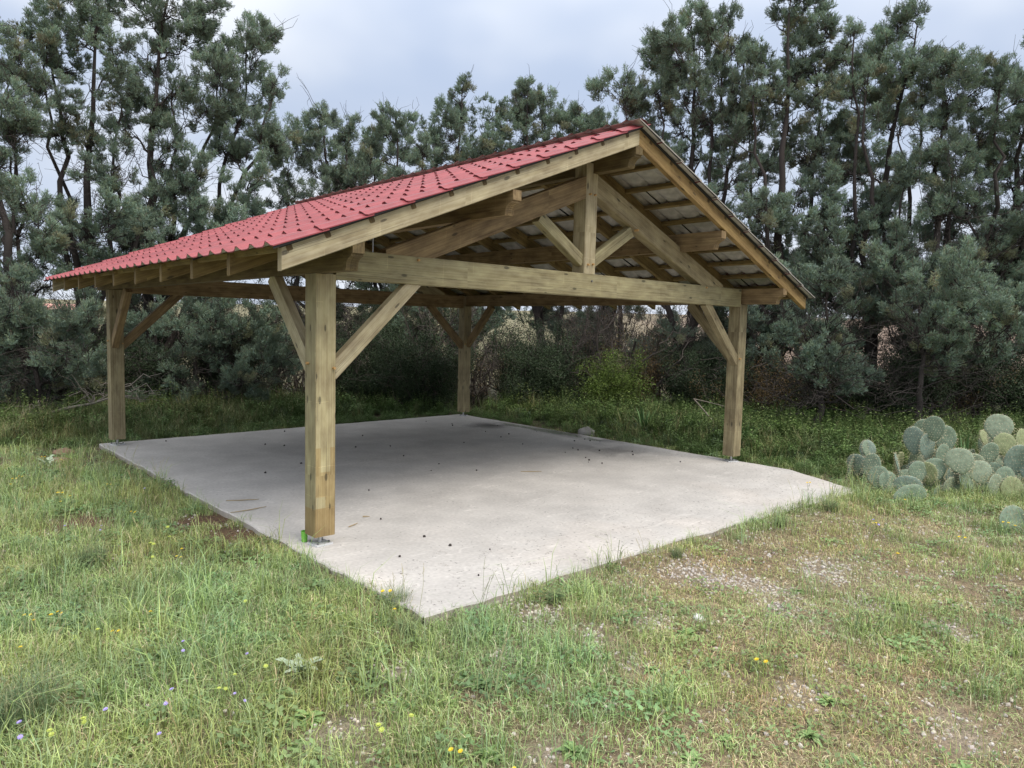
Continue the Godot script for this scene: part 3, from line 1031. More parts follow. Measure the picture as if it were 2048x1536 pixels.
func shrub(label: String, x: float, z: float, wide: float, tall: float, mesh: Mesh, tint: Color, s: int, density: float, group: String, bark: Material) -> void:
	rng.seed = s
	var t := thing("shrub", label, "shrub", Vector3(x, height(x, z) - 0.02, z), 0.0, group)
	var stems := Build.new()
	var where := []
	var cols := []
	for k in int(13 + 10 * wide):
		var to := Vector3(rng.randfn() * wide * 0.5, tall * r(0.45, 1.05), rng.randfn() * wide * 0.3)
		var line := curve(Vector3(r(-0.15, 0.15), 0, r(-0.1, 0.1)), to, Vector3(to.x * 0.12, 0.1, to.z * 0.1), 7, 0.3)
		stems.tube(line, taper(r(0.012, 0.03), 0.004, 7), 4, Color.WHITE * r(0.7, 1.2))
		for j in 12:
			var from: Vector3 = line[rng.randi_range(1, 7)]
			var end := from + (any_dir() + Vector3(0, 0.3, 0)) * r(0.25, 0.75)
			stems.tube(curve(from, end, any_dir() * 0.08, 4, 0.12), taper(0.007, 0.002, 4), 3, Color.WHITE * r(0.7, 1.2))
			if r(0, 1) < density:
				for i in 3:
					var p := from.lerp(end, r(0.3, 1.1)) + any_dir() * 0.1
					var up := (Vector3.UP + any_dir() * 0.8).normalized()
					var xx := up.cross(any_dir()).normalized()
					where.append(Transform3D(Basis(xx, up, xx.cross(up)) * r(0.25, 0.5), p))
					var q := r(0.7, 1.3)
					cols.append(Color(tint.r * q, tint.g * q, tint.b * q))
	put("stems", stems.mesh(bark), t).set_meta("kind", "stuff")
	if where.size():
		scatter("foliage", mesh, where, cols, t)


# a small leafless tree of crooked dark stems
func bare_tree(label: String, x: float, z: float, tall: float, s: int) -> void:
	rng.seed = s
	var t := thing("bare_tree", label, "tree", Vector3(x, height(x, z) - 0.05, z), 0.0, "crooked bare trees behind the carport")
	var trunk := Build.new()
	var twigs := Build.new()
	var todo := []
	for k in rng.randi_range(2, 3):
		todo.append([Vector3(r(-0.1, 0.1), 0, r(-0.1, 0.1)), Vector3(r(-0.7, 0.7), 1, r(-0.4, 0.4)).normalized(), tall * r(0.4, 0.55), r(0.035, 0.055), 0])
	while todo.size():
		var a: Array = todo.pop_back()
		var from: Vector3 = a[0]
		var d: Vector3 = a[1]
		var L: float = a[2]
		var w: float = a[3]
		var deep: int = a[4]
		var line := curve(from, from + d * L, any_dir() * L * 0.1, 6, 0.1 * L + 0.05)
		(trunk if deep < 1 else twigs).tube(line, taper(w, w * 0.5, 6), 7 if deep == 0 else (5 if deep < 3 else 3), Color.WHITE * r(0.8, 1.2))
		if deep < 5:
			for k in rng.randi_range(2, 4 if deep < 4 else 3):
				var at: Vector3 = line[rng.randi_range(3, 6)]
				var e := (d + any_dir() * 0.85 + Vector3(0, 0.12, 0)).normalized()
				todo.append([at, e, L * r(0.55, 0.8), w * r(0.42, 0.58), deep + 1])
	put("trunk", trunk.mesh(mats.bark), t)
	put("branches", twigs.mesh(mats.twig), t).set_meta("kind", "stuff")


const TREES := [
	["tall blue-green cypress with several dark stems rising behind the left end of the red roof", -9.1, -18.2, [0.2, 9.2, 0.4, 0.47, 1.0, 9.3, 0.7, 0.48, 1.4, 9.4, 0.1, 0.42, 1.7, 9.7, -0.1, 0.30, 2.4, 9.1, -0.6, 0.47, 3.0, 9.0, -0.0, 0.25, 3.2, 7.7, 0.3, 0.32, 2.9, 8.5, 0.4, 0.47, 2.0, 8.6, -0.4, 0.44, 2.6, 7.8, -0.9, 0.47, 2.2, 7.8, -0.2, 0.40, 2.0, 7.8, 0.7, 0.51, 2.7, 6.6, 0.5, 0.39, 2.6, 6.8, -0.9, 0.39, 2.0, 6.2, -0.1, 0.53, 3.1, 5.6, 1.0, 0.45, 1.6, 6.8, 0.0, 0.43, 1.6, 5.6, 0.6, 0.56, 2.5, 4.9, 0.3, 0.52, 0.8, 5.2, 0.3, 0.57, 0.7, 6.1, 0.4, 0.56, -0.0, 7.1, -0.3, 0.59, 0.7, 7.6, 0.0, 0.58, 0.2, 8.3, 0.3, 0.57, 0.8, 8.8, -0.2, 0.58, 1.4, 9.2, -0.5, 0.49, 0.3, 4.6, 0.9, 0.55, 0.6, 4.2, 0.1, 0.62, 1.6, 4.5, 0.5, 0.51, 2.0, 4.2, 0.1, 0.42, 0.4, 3.4, 0.7, 0.60, 0.8, 3.2, -0.0, 0.58, -0.5, 2.5, 0.0, 0.55, 3.2, 6.3, 0.2, 0.37, 2.1, 7.1, 0.6, 0.36, 0.7, 10.2, 0.2, 0.50, 0.2, 9.9, 0.6, 0.49]],
	["blue-green cypress with a thin crown whose dark trunk leans left of the tall one", -9.7, -16.8, [-0.8, 8.1, 0.7, 0.44, -0.8, 8.7, -0.1, 0.44, 0.4, 8.5, 0.6, 0.40, 0.2, 9.1, -0.6, 0.36, 0.6, 7.2, -0.4, 0.50, 1.2, 7.5, 1.1, 0.43, -0.4, 7.7, -0.1, 0.40, -0.1, 6.6, 0.6, 0.38, 0.2, 6.2, -0.0, 0.44, 0.6, 5.5, -0.0, 0.44, 1.1, 4.2, 1.1, 0.50, -0.1, 4.1, 0.1, 0.41, 0.5, 3.5, 0.1, 0.48, -0.8, 3.6, -0.5, 0.36, 0.7, 7.2, 0.6, 0.38, -1.2, 8.1, -0.4, 0.38, -0.2, 9.1, 0.6, 0.45, 0.4, 9.4, 0.2, 0.46, 0.4, 5.2, 0.5, 0.34]],
	["sparse cypress with bare twigs at the far left edge of the row", -10.2, -15.4, [-0.1, 7.1, -0.8, 0.40, -0.3, 7.5, -0.3, 0.39, -1.3, 7.6, -1.3, 0.37, -0.7, 6.1, -0.4, 0.39, -0.2, 6.3, -0.5, 0.33, -0.6, 4.1, -0.5, 0.31, 0.5, 3.7, 0.3, 0.37, -0.4, 2.8, 0.0, 0.49, -0.6, 2.3, -0.7, 0.51, -0.7, 7.8, 0.2, 0.42, -1.0, 6.7, -0.1, 0.47, -1.0, 5.1, 0.0, 0.49, -1.4, 3.6, -0.3, 0.54, 0.2, 3.2, 0.2, 0.38, -0.3, 6.4, 0.1, 0.32, -1.1, 1.9, -0.1, 0.54]],
	["slim cypress with a forked airy top showing above the red roof at left", -5.2, -20.0, [-0.7, 7.2, -0.1, 0.39, -0.1, 7.4, 0.1, 0.33, 0.5, 7.3, -0.1, 0.33, 0.2, 6.6, 0.7, 0.43, -0.6, 6.5, 0.7, 0.43, -1.0, 6.2, 0.7, 0.37, -0.5, 6.2, -0.5, 0.42, 0.7, 6.2, 0.2, 0.35, -0.9, 5.5, 0.5, 0.46, 0.0, 5.2, 0.6, 0.45, 0.6, 5.7, -0.2, 0.36, 0.2, 4.5, 0.6, 0.54, -0.5, 4.2, 0.7, 0.53, 0.7, 7.4, -0.1, 0.17, -0.1, 7.6, 0.2, 0.19, -1.2, 4.7, 0.2, 0.46]],
	["bushy cypress with a broad blunt top behind the roof slope", -3.6, -21.0, [0.1, 7.8, 0.0, 0.43, -0.1, 7.4, 0.2, 0.43, -0.3, 7.0, 0.0, 0.46, 0.3, 7.2, -0.7, 0.54, -0.6, 6.7, 0.3, 0.40, -0.6, 6.1, 0.7, 0.48, 1.1, 6.7, 1.0, 0.41, 0.2, 6.2, 0.1, 0.60, 0.9, 6.1, 0.2, 0.52, -1.3, 6.7, -0.1, 0.38, -1.2, 6.0, 0.3, 0.40, -0.8, 5.2, 0.3, 0.57, 0.4, 5.2, 0.4, 0.62, -0.5, 4.1, 0.3, 0.71, 0.6, 4.2, -0.1, 0.73, 1.2, 5.7, 0.2, 0.52]],
	["cypress with a narrow pointed tip rising above the middle of the ridge", -1.8, -22.0, [0.1, 9.0, -0.0, 0.24, 0.0, 8.7, -0.3, 0.34, -0.0, 8.3, -0.3, 0.43, -0.2, 7.5, 0.9, 0.47, 0.4, 7.9, -1.0, 0.54, -0.5, 7.2, -0.2, 0.55, 0.3, 6.8, 0.5, 0.62, 1.0, 8.5, -0.5, 0.43, 1.3, 7.9, -0.0, 0.52, 0.9, 7.0, 0.3, 0.63, -0.5, 8.3, 0.1, 0.21, -0.8, 7.7, 0.2, 0.27, 0.7, 6.4, -0.0, 0.67, -0.2, 6.2, -0.6, 0.72, 1.3, 6.8, 0.2, 0.54, 0.6, 5.1, -0.2, 0.77, 1.5, 5.7, -1.0, 0.79]],
	["cypress group member with twin slim tips just left of the gable peak", 1.2, -22.6, [-1.0, 9.3, 0.2, 0.20, -1.0, 9.1, -0.0, 0.31, -0.9, 8.6, 0.2, 0.40, -1.3, 8.6, 0.2, 0.34, -0.4, 8.9, 0.2, 0.28, -0.4, 8.3, 0.0, 0.56, -1.0, 8.0, -0.2, 0.57, -0.2, 7.4, 0.3, 0.58, -0.8, 7.2, -0.0, 0.56, 0.2, 8.5, -0.1, 0.31, 0.4, 8.0, -0.2, 0.47, 0.9, 8.0, -0.1, 0.34, 0.6, 7.6, -0.3, 0.44, -1.5, 7.1, -0.3, 0.50, -0.6, 9.1, -0.3, 0.25, -0.2, 6.6, -0.3, 0.70, 0.7, 6.9, -0.1, 0.56, -0.4, 5.4, -0.4, 0.79, 0.9, 5.4, 0.5, 0.76]],
	["small open cypress half hidden behind the peak of the carport", 2.9, -22.2, [-0.5, 8.0, 0.2, 0.39, -0.1, 8.0, -0.4, 0.41, -0.8, 8.0, -0.1, 0.28, -0.2, 7.7, -0.9, 0.44, 0.3, 7.5, -0.0, 0.40, -0.3, 6.5, 0.8, 0.53, 0.3, 5.8, -1.1, 0.64, -0.5, 6.1, -0.6, 0.53]],
	["dense dark cypress with a round many-tufted head right of the gable peak", 4.3, -18.6, [-0.7, 9.2, 0.6, 0.37, -0.7, 9.3, -0.8, 0.45, -0.1, 9.6, -0.0, 0.38, 0.2, 9.2, 1.0, 0.44, 0.1, 8.9, 0.2, 0.53, -0.5, 8.5, 0.3, 0.53, -0.9, 9.2, -0.9, 0.38, -1.8, 8.0, 0.4, 0.35, -1.4, 7.8, 0.0, 0.31, -0.9, 7.9, 0.2, 0.48, -0.2, 7.8, 0.2, 0.53, 0.5, 8.2, 0.5, 0.50, 1.0, 9.1, -0.0, 0.26, -1.0, 7.4, -0.6, 0.37, -0.3, 7.3, -0.3, 0.55, 0.4, 7.2, 0.5, 0.52, 1.0, 7.6, 0.6, 0.45, 0.3, 6.5, -0.1, 0.59, 0.8, 6.6, 0.4, 0.53, -0.5, 6.3, 0.3, 0.43, 1.0, 5.8, 0.9, 0.54, 1.0, 5.6, -1.1, 0.52, -0.9, 6.5, -0.5, 0.39, -0.0, 5.2, 0.5, 0.50, -1.4, 7.2, -0.1, 0.28, -0.4, 5.2, -0.7, 0.53, 0.5, 4.2, 1.3, 0.55, 0.2, 3.6, 0.3, 0.55, 1.3, 9.0, 0.1, 0.23, 1.5, 8.3, -0.1, 0.26]],
	["tallest cypress, its thin tip leaving the frame at the top right", 6.5, -17.6, [-0.2, 9.6, 0.1, 0.34, -0.0, 9.2, 0.1, 0.34, -0.4, 9.4, 0.0, 0.29, 0.6, 9.6, -0.3, 0.22, 0.2, 9.3, -1.2, 0.36, 0.1, 8.7, 0.1, 0.24, 0.6, 9.0, 0.2, 0.19, 0.8, 8.9, -0.4, 0.27, -1.1, 8.2, 0.5, 0.33, -0.7, 7.7, 0.3, 0.50, -0.0, 8.1, -0.0, 0.51, 0.6, 8.4, -0.3, 0.44, -0.8, 7.3, -0.6, 0.58, -0.1, 7.1, -0.2, 0.61, 0.4, 7.3, 0.5, 0.50, -0.3, 6.2, -0.3, 0.62, 0.5, 6.4, -0.1, 0.61, 1.7, 7.1, -1.0, 0.54, 0.2, 5.2, 0.0, 0.61, -0.9, 4.8, 0.7, 0.58, 0.7, 5.3, 0.6, 0.59, -0.7, 4.3, -0.8, 0.63, -0.3, 3.7, 0.3, 0.64, 0.3, 4.2, 1.2, 0.61, -0.3, 10.0, 0.3, 0.36, 1.4, 4.8, -0.0, 0.61, 1.2, 3.1, -0.7, 0.68, -0.1, 2.6, 0.6, 0.63, -0.3, 2.2, -0.4, 0.62]],
	["cypress with wind-swept tufts slanting up to the right", 8.6, -17.2, [0.0, 9.1, -0.1, 0.29, 0.4, 9.3, 0.1, 0.21, 0.2, 9.2, 0.0, 0.21, -0.1, 9.0, -0.3, 0.29, -0.1, 8.9, -0.9, 0.43, -0.8, 8.5, -0.5, 0.41, -0.2, 8.3, -0.2, 0.41, -0.4, 7.8, -0.6, 0.49, -0.1, 7.6, 0.1, 0.40, -1.1, 7.6, 0.1, 0.40, 0.3, 8.2, 0.5, 0.30, 0.9, 8.5, -0.0, 0.19, 0.3, 8.0, 0.0, 0.40, 0.8, 7.7, -1.5, 0.44, -0.6, 6.8, 0.1, 0.52, -0.1, 6.1, -0.7, 0.62, 0.7, 5.9, -0.7, 0.52, -0.2, 4.9, 0.1, 0.59, -0.2, 3.8, -0.6, 0.66, -0.3, 3.8, 1.2, 0.60, -0.4, 2.8, -0.1, 0.59, -0.8, 6.1, -0.5, 0.49, -1.2, 8.8, 0.4, 0.16, 0.4, 7.4, 0.6, 0.30]],
	["blue-grey cypress with an open crown in front of the sky at far right", 9.3, -16.4, [0.1, 8.1, -0.2, 0.23, -0.2, 7.7, 0.1, 0.31, 0.1, 7.6, 0.6, 0.37, 0.7, 7.6, 0.2, 0.36, -0.0, 7.2, 0.3, 0.42, 1.0, 7.3, -0.4, 0.44, 0.2, 6.9, -0.2, 0.37, 0.5, 5.8, 0.2, 0.49, -0.1, 4.9, 0.4, 0.49, 1.0, 5.2, 0.0, 0.45, 1.0, 4.6, -0.7, 0.47, 0.1, 3.5, -0.2, 0.62, 0.7, 3.0, -0.4, 0.62, -0.6, 5.8, 0.1, 0.31, -0.6, 6.6, 0.2, 0.22, -0.2, 6.0, 0.4, 0.33, 1.1, 6.5, -0.4, 0.42, -0.6, 2.8, -0.1, 0.52, -0.4, 2.6, 0.5, 0.50]],
	["cypress with a low forked trunk cut by the right frame edge", 11.1, -17.0, [-0.8, 7.6, 0.9, 0.31, 0.2, 7.8, -0.1, 0.33, -0.1, 7.1, 0.2, 0.46, 0.2, 6.7, 0.2, 0.42, -0.3, 6.4, 0.2, 0.42, 0.2, 5.8, -0.2, 0.47, 0.6, 5.2, -0.2, 0.47, 0.3, 4.5, -0.5, 0.53, 0.9, 4.1, -0.5, 0.53, 0.3, 3.4, -0.7, 0.61, 0.9, 2.9, -0.4, 0.60, 0.6, 7.4, 0.2, 0.58, 1.0, 6.1, 0.0, 0.70, 1.3, 4.8, -0.3, 0.71, 1.0, 3.4, 0.2, 0.70, 1.1, 8.9, -0.3, 0.48, -0.1, 3.9, -0.6, 0.49]],
	["low cypress with a bright silvery bough hanging beside the right post", 6.1, -14.6, [0.3, 1.6, 0.4, 0.33, -0.3, 1.7, 1.0, 0.30, 1.2, 1.3, -0.7, 0.32, -0.2, 1.2, -0.0, 0.28, 0.5, 1.9, -0.4, 0.27, 0.6, 1.1, 0.2, 0.20, 1.2, 1.2, -0.3, 0.18, -0.3, 2.2, -0.4, 0.41, -0.0, 3.1, 0.1, 0.40, -0.9, 2.9, 0.2, 0.36, 0.2, 2.3, -0.1, 0.34]],
	["low cypress with pale blue-green boughs above the cactus", 8.4, -14.8, [0.4, 1.8, 0.1, 0.30, 0.1, 1.9, 0.0, 0.18, -0.1, 2.7, 0.6, 0.41, 1.3, 2.8, -0.7, 0.38, 0.6, 2.3, 0.0, 0.26, 1.3, 2.7, -0.0, 0.35, -0.2, 3.1, -0.1, 0.31, 0.8, 2.3, 1.3, 0.32, 0.5, 1.5, -0.1, 0.18]],
	["low juniper with drooping blue-green boughs at the left edge", -9.0, -14.2, [-0.6, 2.5, 0.2, 0.44, -0.1, 1.6, 0.2, 0.45, -0.7, 0.9, -0.0, 0.47, 0.5, 1.2, 0.5, 0.43, 0.4, 0.9, -0.5, 0.40, -0.2, 1.9, 0.4, 0.38, 0.7, 1.8, 0.5, 0.32, -0.6, 1.5, 0.5, 0.47, -0.1, 0.7, -0.1, 0.35, -1.7, 2.1, -0.4, 0.50, -1.2, 1.0, 0.3, 0.48, 1.1, 2.1, 0.8, 0.28]],
	["low dark cypress spreading behind the front left post brace", -6.8, -16.2, [-1.4, 1.3, -0.6, 0.51, -0.2, 1.9, 0.6, 0.47, -0.0, 1.4, -0.7, 0.53, 0.9, 1.9, 0.0, 0.49, 1.5, 1.4, 0.4, 0.48, -0.5, 0.9, 0.4, 0.44, 0.4, 0.9, -0.3, 0.48, 1.4, 2.1, -0.5, 0.46, 1.8, 1.2, 0.1, 0.44, -1.6, 2.0, -0.5, 0.46, -0.5, 2.4, -1.1, 0.43, -1.0, 0.3, 0.1, 0.38, 1.3, 0.7, 0.6, 0.36]],
]


func build_trees() -> void:
	var plumes := [plume(1, 1.0, 1.0, 28), plume(2, 0.9, 1.05, 26), plume(3, 1.1, 0.95, 30), plume(4, 1.0, 0.92, 30)]
	for k in TREES.size():
		var a: Array = TREES[k]
		var blue := 1.0 if k < 13 else 0.86
		var tint: Color = Color(0.92 * blue, 1.0 * blue, 1.0 * blue) * [1.0, 0.92, 1.06, 0.97][k % 4]
		cypress(a[0], a[1], a[2], a[3], plumes[k % 4], tint, 100 + k, [9, 8, 8, 26, 28, 28, 28, 24, 30, 26, 24, 20, 20, 0, 2, 2, 6][k], [0.65, 0.6, 0.6, 0.7, 0.9, 0.9, 0.9, 0.8, 1.0, 1.0, 1.0, 0.85, 1.0, 0.6, 0.6, 0.7, 0.8][k])
	var dark := leaf_ball(7, 0.085, 70, Color(0.03, 0.048, 0.022), Color(0.045, 0.066, 0.026))
	var dry := leaf_ball(8, 0.07, 26, Color(0.16, 0.12, 0.06), Color(0.1, 0.09, 0.04))
	var fresh := leaf_ball(9, 0.08, 60, Color(0.07, 0.12, 0.025), Color(0.1, 0.14, 0.03))
	var grey := plain(Color(0.11, 0.092, 0.08), 0.95)
	var crooked := [[-4.6, -18.6, 3.4, "crooked bare tree seen between the near post and its right brace"], [-2.9, -19.4, 3.6, "bare many-stemmed tree just left of the far post"], [0.4, -18.8, 3.5, "bare tree right of the far post's brace"], [2.0, -18.2, 3.4, "bare tree behind the middle of the tie beam"],
		[3.3, -17.6, 3.6, "crooked dark-stemmed tree left of the right post's braces"], [5.0, -19.2, 3.4, "bare tree just behind the right post"], [7.6, -18.4, 3.6, "bare thin tree between right post and the pale bough"], [-8.4, -17.8, 3.4, "bare tangled tree behind the back left post"], [-11.2, -16.4, 3.8, "bare dark tree at the far left edge"], [11.4, -17.6, 3.6, "bare forked tree near the right frame edge"]]
	for k in crooked.size():
		bare_tree(crooked[k][3], crooked[k][0], crooked[k][1], crooked[k][2], 800 + k)
	rng.seed = 77
	var spots := [
		[-12.4, -16.6, 1.3, 1.8, 0, "dark evergreen shrub below the cypress at the left frame edge"],
		[-10.6, -16.9, 1.1, 1.5, 0, "dark shrub beside the fallen grey branch"],
		[-8.6, -16.4, 1.2, 1.3, 0, "dark shrub just behind the back left post"],
		[-6.6, -17.3, 1.3, 1.4, 0, "dark shrub below the red roof's lower eaves, seen under the side beam"],
		[-5.2, -17.8, 1.2, 1.9, 1, "bare twiggy shrub left of the iron fence post under the carport"],
		[-3.6, -18.2, 1.3, 1.7, 0, "dark leafy shrub framed by the near post's right brace"],
		[-2.3, -17.6, 1.1, 1.7, 0, "dark dense shrub left of the far post"],
		[-0.9, -18.4, 1.2, 2.3, 1, "tall tangle of bare grey twigs behind the far post"],
		[0.7, -18.0, 1.3, 1.5, 0, "dark rounded shrub just right of the far post"],
		[1.8, -18.9, 1.3, 2.6, 1, "tall bare tangle of crooked stems behind the middle of the carport"],
		[2.9, -18.1, 1.1, 1.5, 2, "shrub with faded brown leaves under the tie beam"],
		[3.6, -18.6, 1.0, 2.4, 1, "bare crooked-stemmed shrub left of the dark cypress trunk"],
		[4.7, -17.4, 1.2, 1.4, 0, "dark shrub behind the leaning grey stick"],
		[5.9, -16.6, 1.1, 1.2, 2, "brown half-dead shrub at the foot of the right post's background"],
		[7.4, -16.9, 1.2, 1.3, 0, "dark shrub at the foot of the rusty post right of the carport"],
		[8.9, -16.1, 1.3, 1.5, 0, "dark dense shrub behind the pale low bough above the cactus"],
		[10.3, -16.4, 1.2, 1.4, 1, "thin bare shrub among the dark ones at far right"],
		[11.7, -16.0, 1.4, 1.5, 0, "dark shrub at the right frame edge behind the cactus"],
		[2.35, -17.0, 0.35, 1.0, 3, "small yellow-green bush standing upright under the tie beam"]]
	var places := ["past the left frame edge", "below the far left cypress", "behind the fallen branch", "left of the back left post", "straight behind the back left post", "right of the back left post", "under the red eaves by an iron post",
		"between eaves and the near post", "just right of the near post", "left of the far post's brace", "straight behind the far post", "right of the far post", "under the middle of the tie beam", "left of the right post",
		"straight behind the right post", "behind the hanging pale bough", "behind the cactus clump"]
	for k in 17:                                   # a second, taller row behind the fence
		var bare := k % 3 == 1
		spots.append([-13.0 + 1.62 * k + r(-0.4, 0.4), -20.0 + r(-0.7, 0.7) + (1.6 if k > 11 else 0.0), r(1.2, 1.6), r(1.9, 3.1), 1 if bare else 0,
			("bare grey shrub behind the fence, " if bare else "dark shrub behind the fence, ") + places[k]])
	for k in spots.size():
		var a: Array = spots[k]
		var kind: int = a[4]
		shrub(a[5], a[0], a[1], a[2], a[3], [dark, dry, dry, fresh][kind], [Color(0.9, 1.0, 0.95), Color(0.9, 0.8, 0.7), Color(1.2, 1.0, 0.8), Color(1.1, 1.1, 0.8)][kind], 300 + k, [0.85, 0.1, 0.7, 1.0][kind],
			["dark shrubs along the fence", "bare shrubs along the fence", "withered shrubs along the fence", ""][kind], [grey, grey, grey, grey][kind])


# ---------------------------------------------------------------- grass, weeds, flowers
func blade(m: Build, p: Vector3, az: float, h: float, lean: float, w: float, col: Color) -> void:
	var d := Vector3(cos(az), 0, sin(az))
	var side := Vector3(-d.z, 0, d.x).rotated(d, 0.0) * w
	var mid := p + Vector3.UP * h * 0.55 + d * h * lean * 0.3
	var tip := p + Vector3.UP * h * (1.0 - 0.45 * lean) + d * h * lean
	m.tri(p - side, p + side, mid + side * 0.8, col)
	m.tri(p - side, mid + side * 0.8, mid - side * 0.8, col)
	m.tri(mid - side * 0.8, mid + side * 0.8, tip, col * 1.08)


func turf(s: int, count: int, radius: float, h0: float, h1: float, w: float, lean: float, cols: Array) -> ArrayMesh:
	rng.seed = s
	var m := Build.new()
	for k in count:
		var a := r(0, TAU)
		var q := sqrt(r(0, 1)) * radius
		var col: Color = cols[rng.randi_range(0, cols.size() - 1)]
		blade(m, Vector3(cos(a) * q, -0.01, sin(a) * q), r(0, TAU), r(h0, h1), lean * r(0.4, 1.5), w * r(0.7, 1.4), col * r(0.75, 1.25))
	return m.mesh(mats.leafy)


func leaflets(s: int, count: int, radius: float, h: float, size: float, a: Color, b: Color) -> ArrayMesh:
	rng.seed = s
	var m := Build.new()
	for k in count:
		var az := r(0, TAU)
		var q := sqrt(r(0, 1)) * radius
		var p := Vector3(cos(az) * q, r(0.2, 1) * h * (1.2 - q / radius), sin(az) * q)
		var d := Vector3(r(-1, 1), r(-0.1, 0.6), r(-1, 1)).normalized() * size * r(0.7, 1.3)
		var side := d.cross(Vector3.UP).normalized() * size * r(0.3, 0.45)
		var col := a.lerp(b, r(0, 1)) * r(0.8, 1.2)
		m.tri(p, p + d * 0.5 + side, p + d, col)
		m.tri(p, p + d * 0.5 - side, p + d, col)
	return m.mesh(mats.leafy)


func weed(s: int, stems: int, h: float, leaf: float, a: Color, b: Color) -> ArrayMesh:
	rng.seed = s
	var m := Build.new()
	for k in stems:
		var root := Vector3(r(-0.12, 0.12), 0, r(-0.12, 0.12))
		var tip := root + Vector3(r(-0.16, 0.16), h * r(0.6, 1.05), r(-0.16, 0.16))
		m.tube([root, root.lerp(tip, 0.5) + any_dir() * 0.02, tip], [0.004, 0.003, 0.002], 3, a * 0.9)
		for j in 9:
			var p := root.lerp(tip, r(0.2, 1.0))
			var az := r(0, TAU)
			var d := Vector3(cos(az), r(-0.1, 0.7), sin(az)).normalized() * leaf * r(0.7, 1.4)
			var side := d.cross(Vector3.UP).normalized() * leaf * r(0.22, 0.36)
			var col := a.lerp(b, r(0, 1)) * r(0.75, 1.25)
			m.tri(p, p + d * 0.45 + side, p + d + Vector3(0, -0.2 * leaf, 0), col)
			m.tri(p, p + d * 0.45 - side, p + d + Vector3(0, -0.2 * leaf, 0), col)
	return m.mesh(mats.leafy)


func stalks(s: int, count: int, h: float, col: Color, head: Color) -> ArrayMesh:
	rng.seed = s
	var m := Build.new()
	for k in count:
		var p := Vector3(r(-0.07, 0.07), -0.01, r(-0.07, 0.07))
		var tip := p + Vector3(r(-0.16, 0.16), h * r(0.6, 1.0), r(-0.16, 0.16))
		var mid := p.lerp(tip, 0.6) + Vector3(r(-0.02, 0.02), 0.03, r(-0.02, 0.02))
		m.tube([p, mid, tip], [0.0016, 0.0013, 0.0009], 3, col * r(0.8, 1.2))
		for j in 6:
			var q := mid.lerp(tip, 0.55 + 0.09 * j)
			var d := ((tip - mid).normalized() + any_dir() * 0.5).normalized() * 0.022
			m.tri(q, q + d * 0.5 + d.cross(any_dir()).normalized() * 0.003, q + d, head * r(0.8, 1.2))
	return m.mesh(mats.leafy)


func upright(x: float, z: float, size: float, tilt := 0.12) -> Transform3D:
	var b := Basis(Vector3.UP, r(0, TAU)).rotated(Vector3(r(-1, 1), 0, r(-1, 1)).normalized(), r(0, tilt))
	return Transform3D(b * Basis.from_scale(Vector3(size, size, size)), Vector3(x, height(x, z), z))


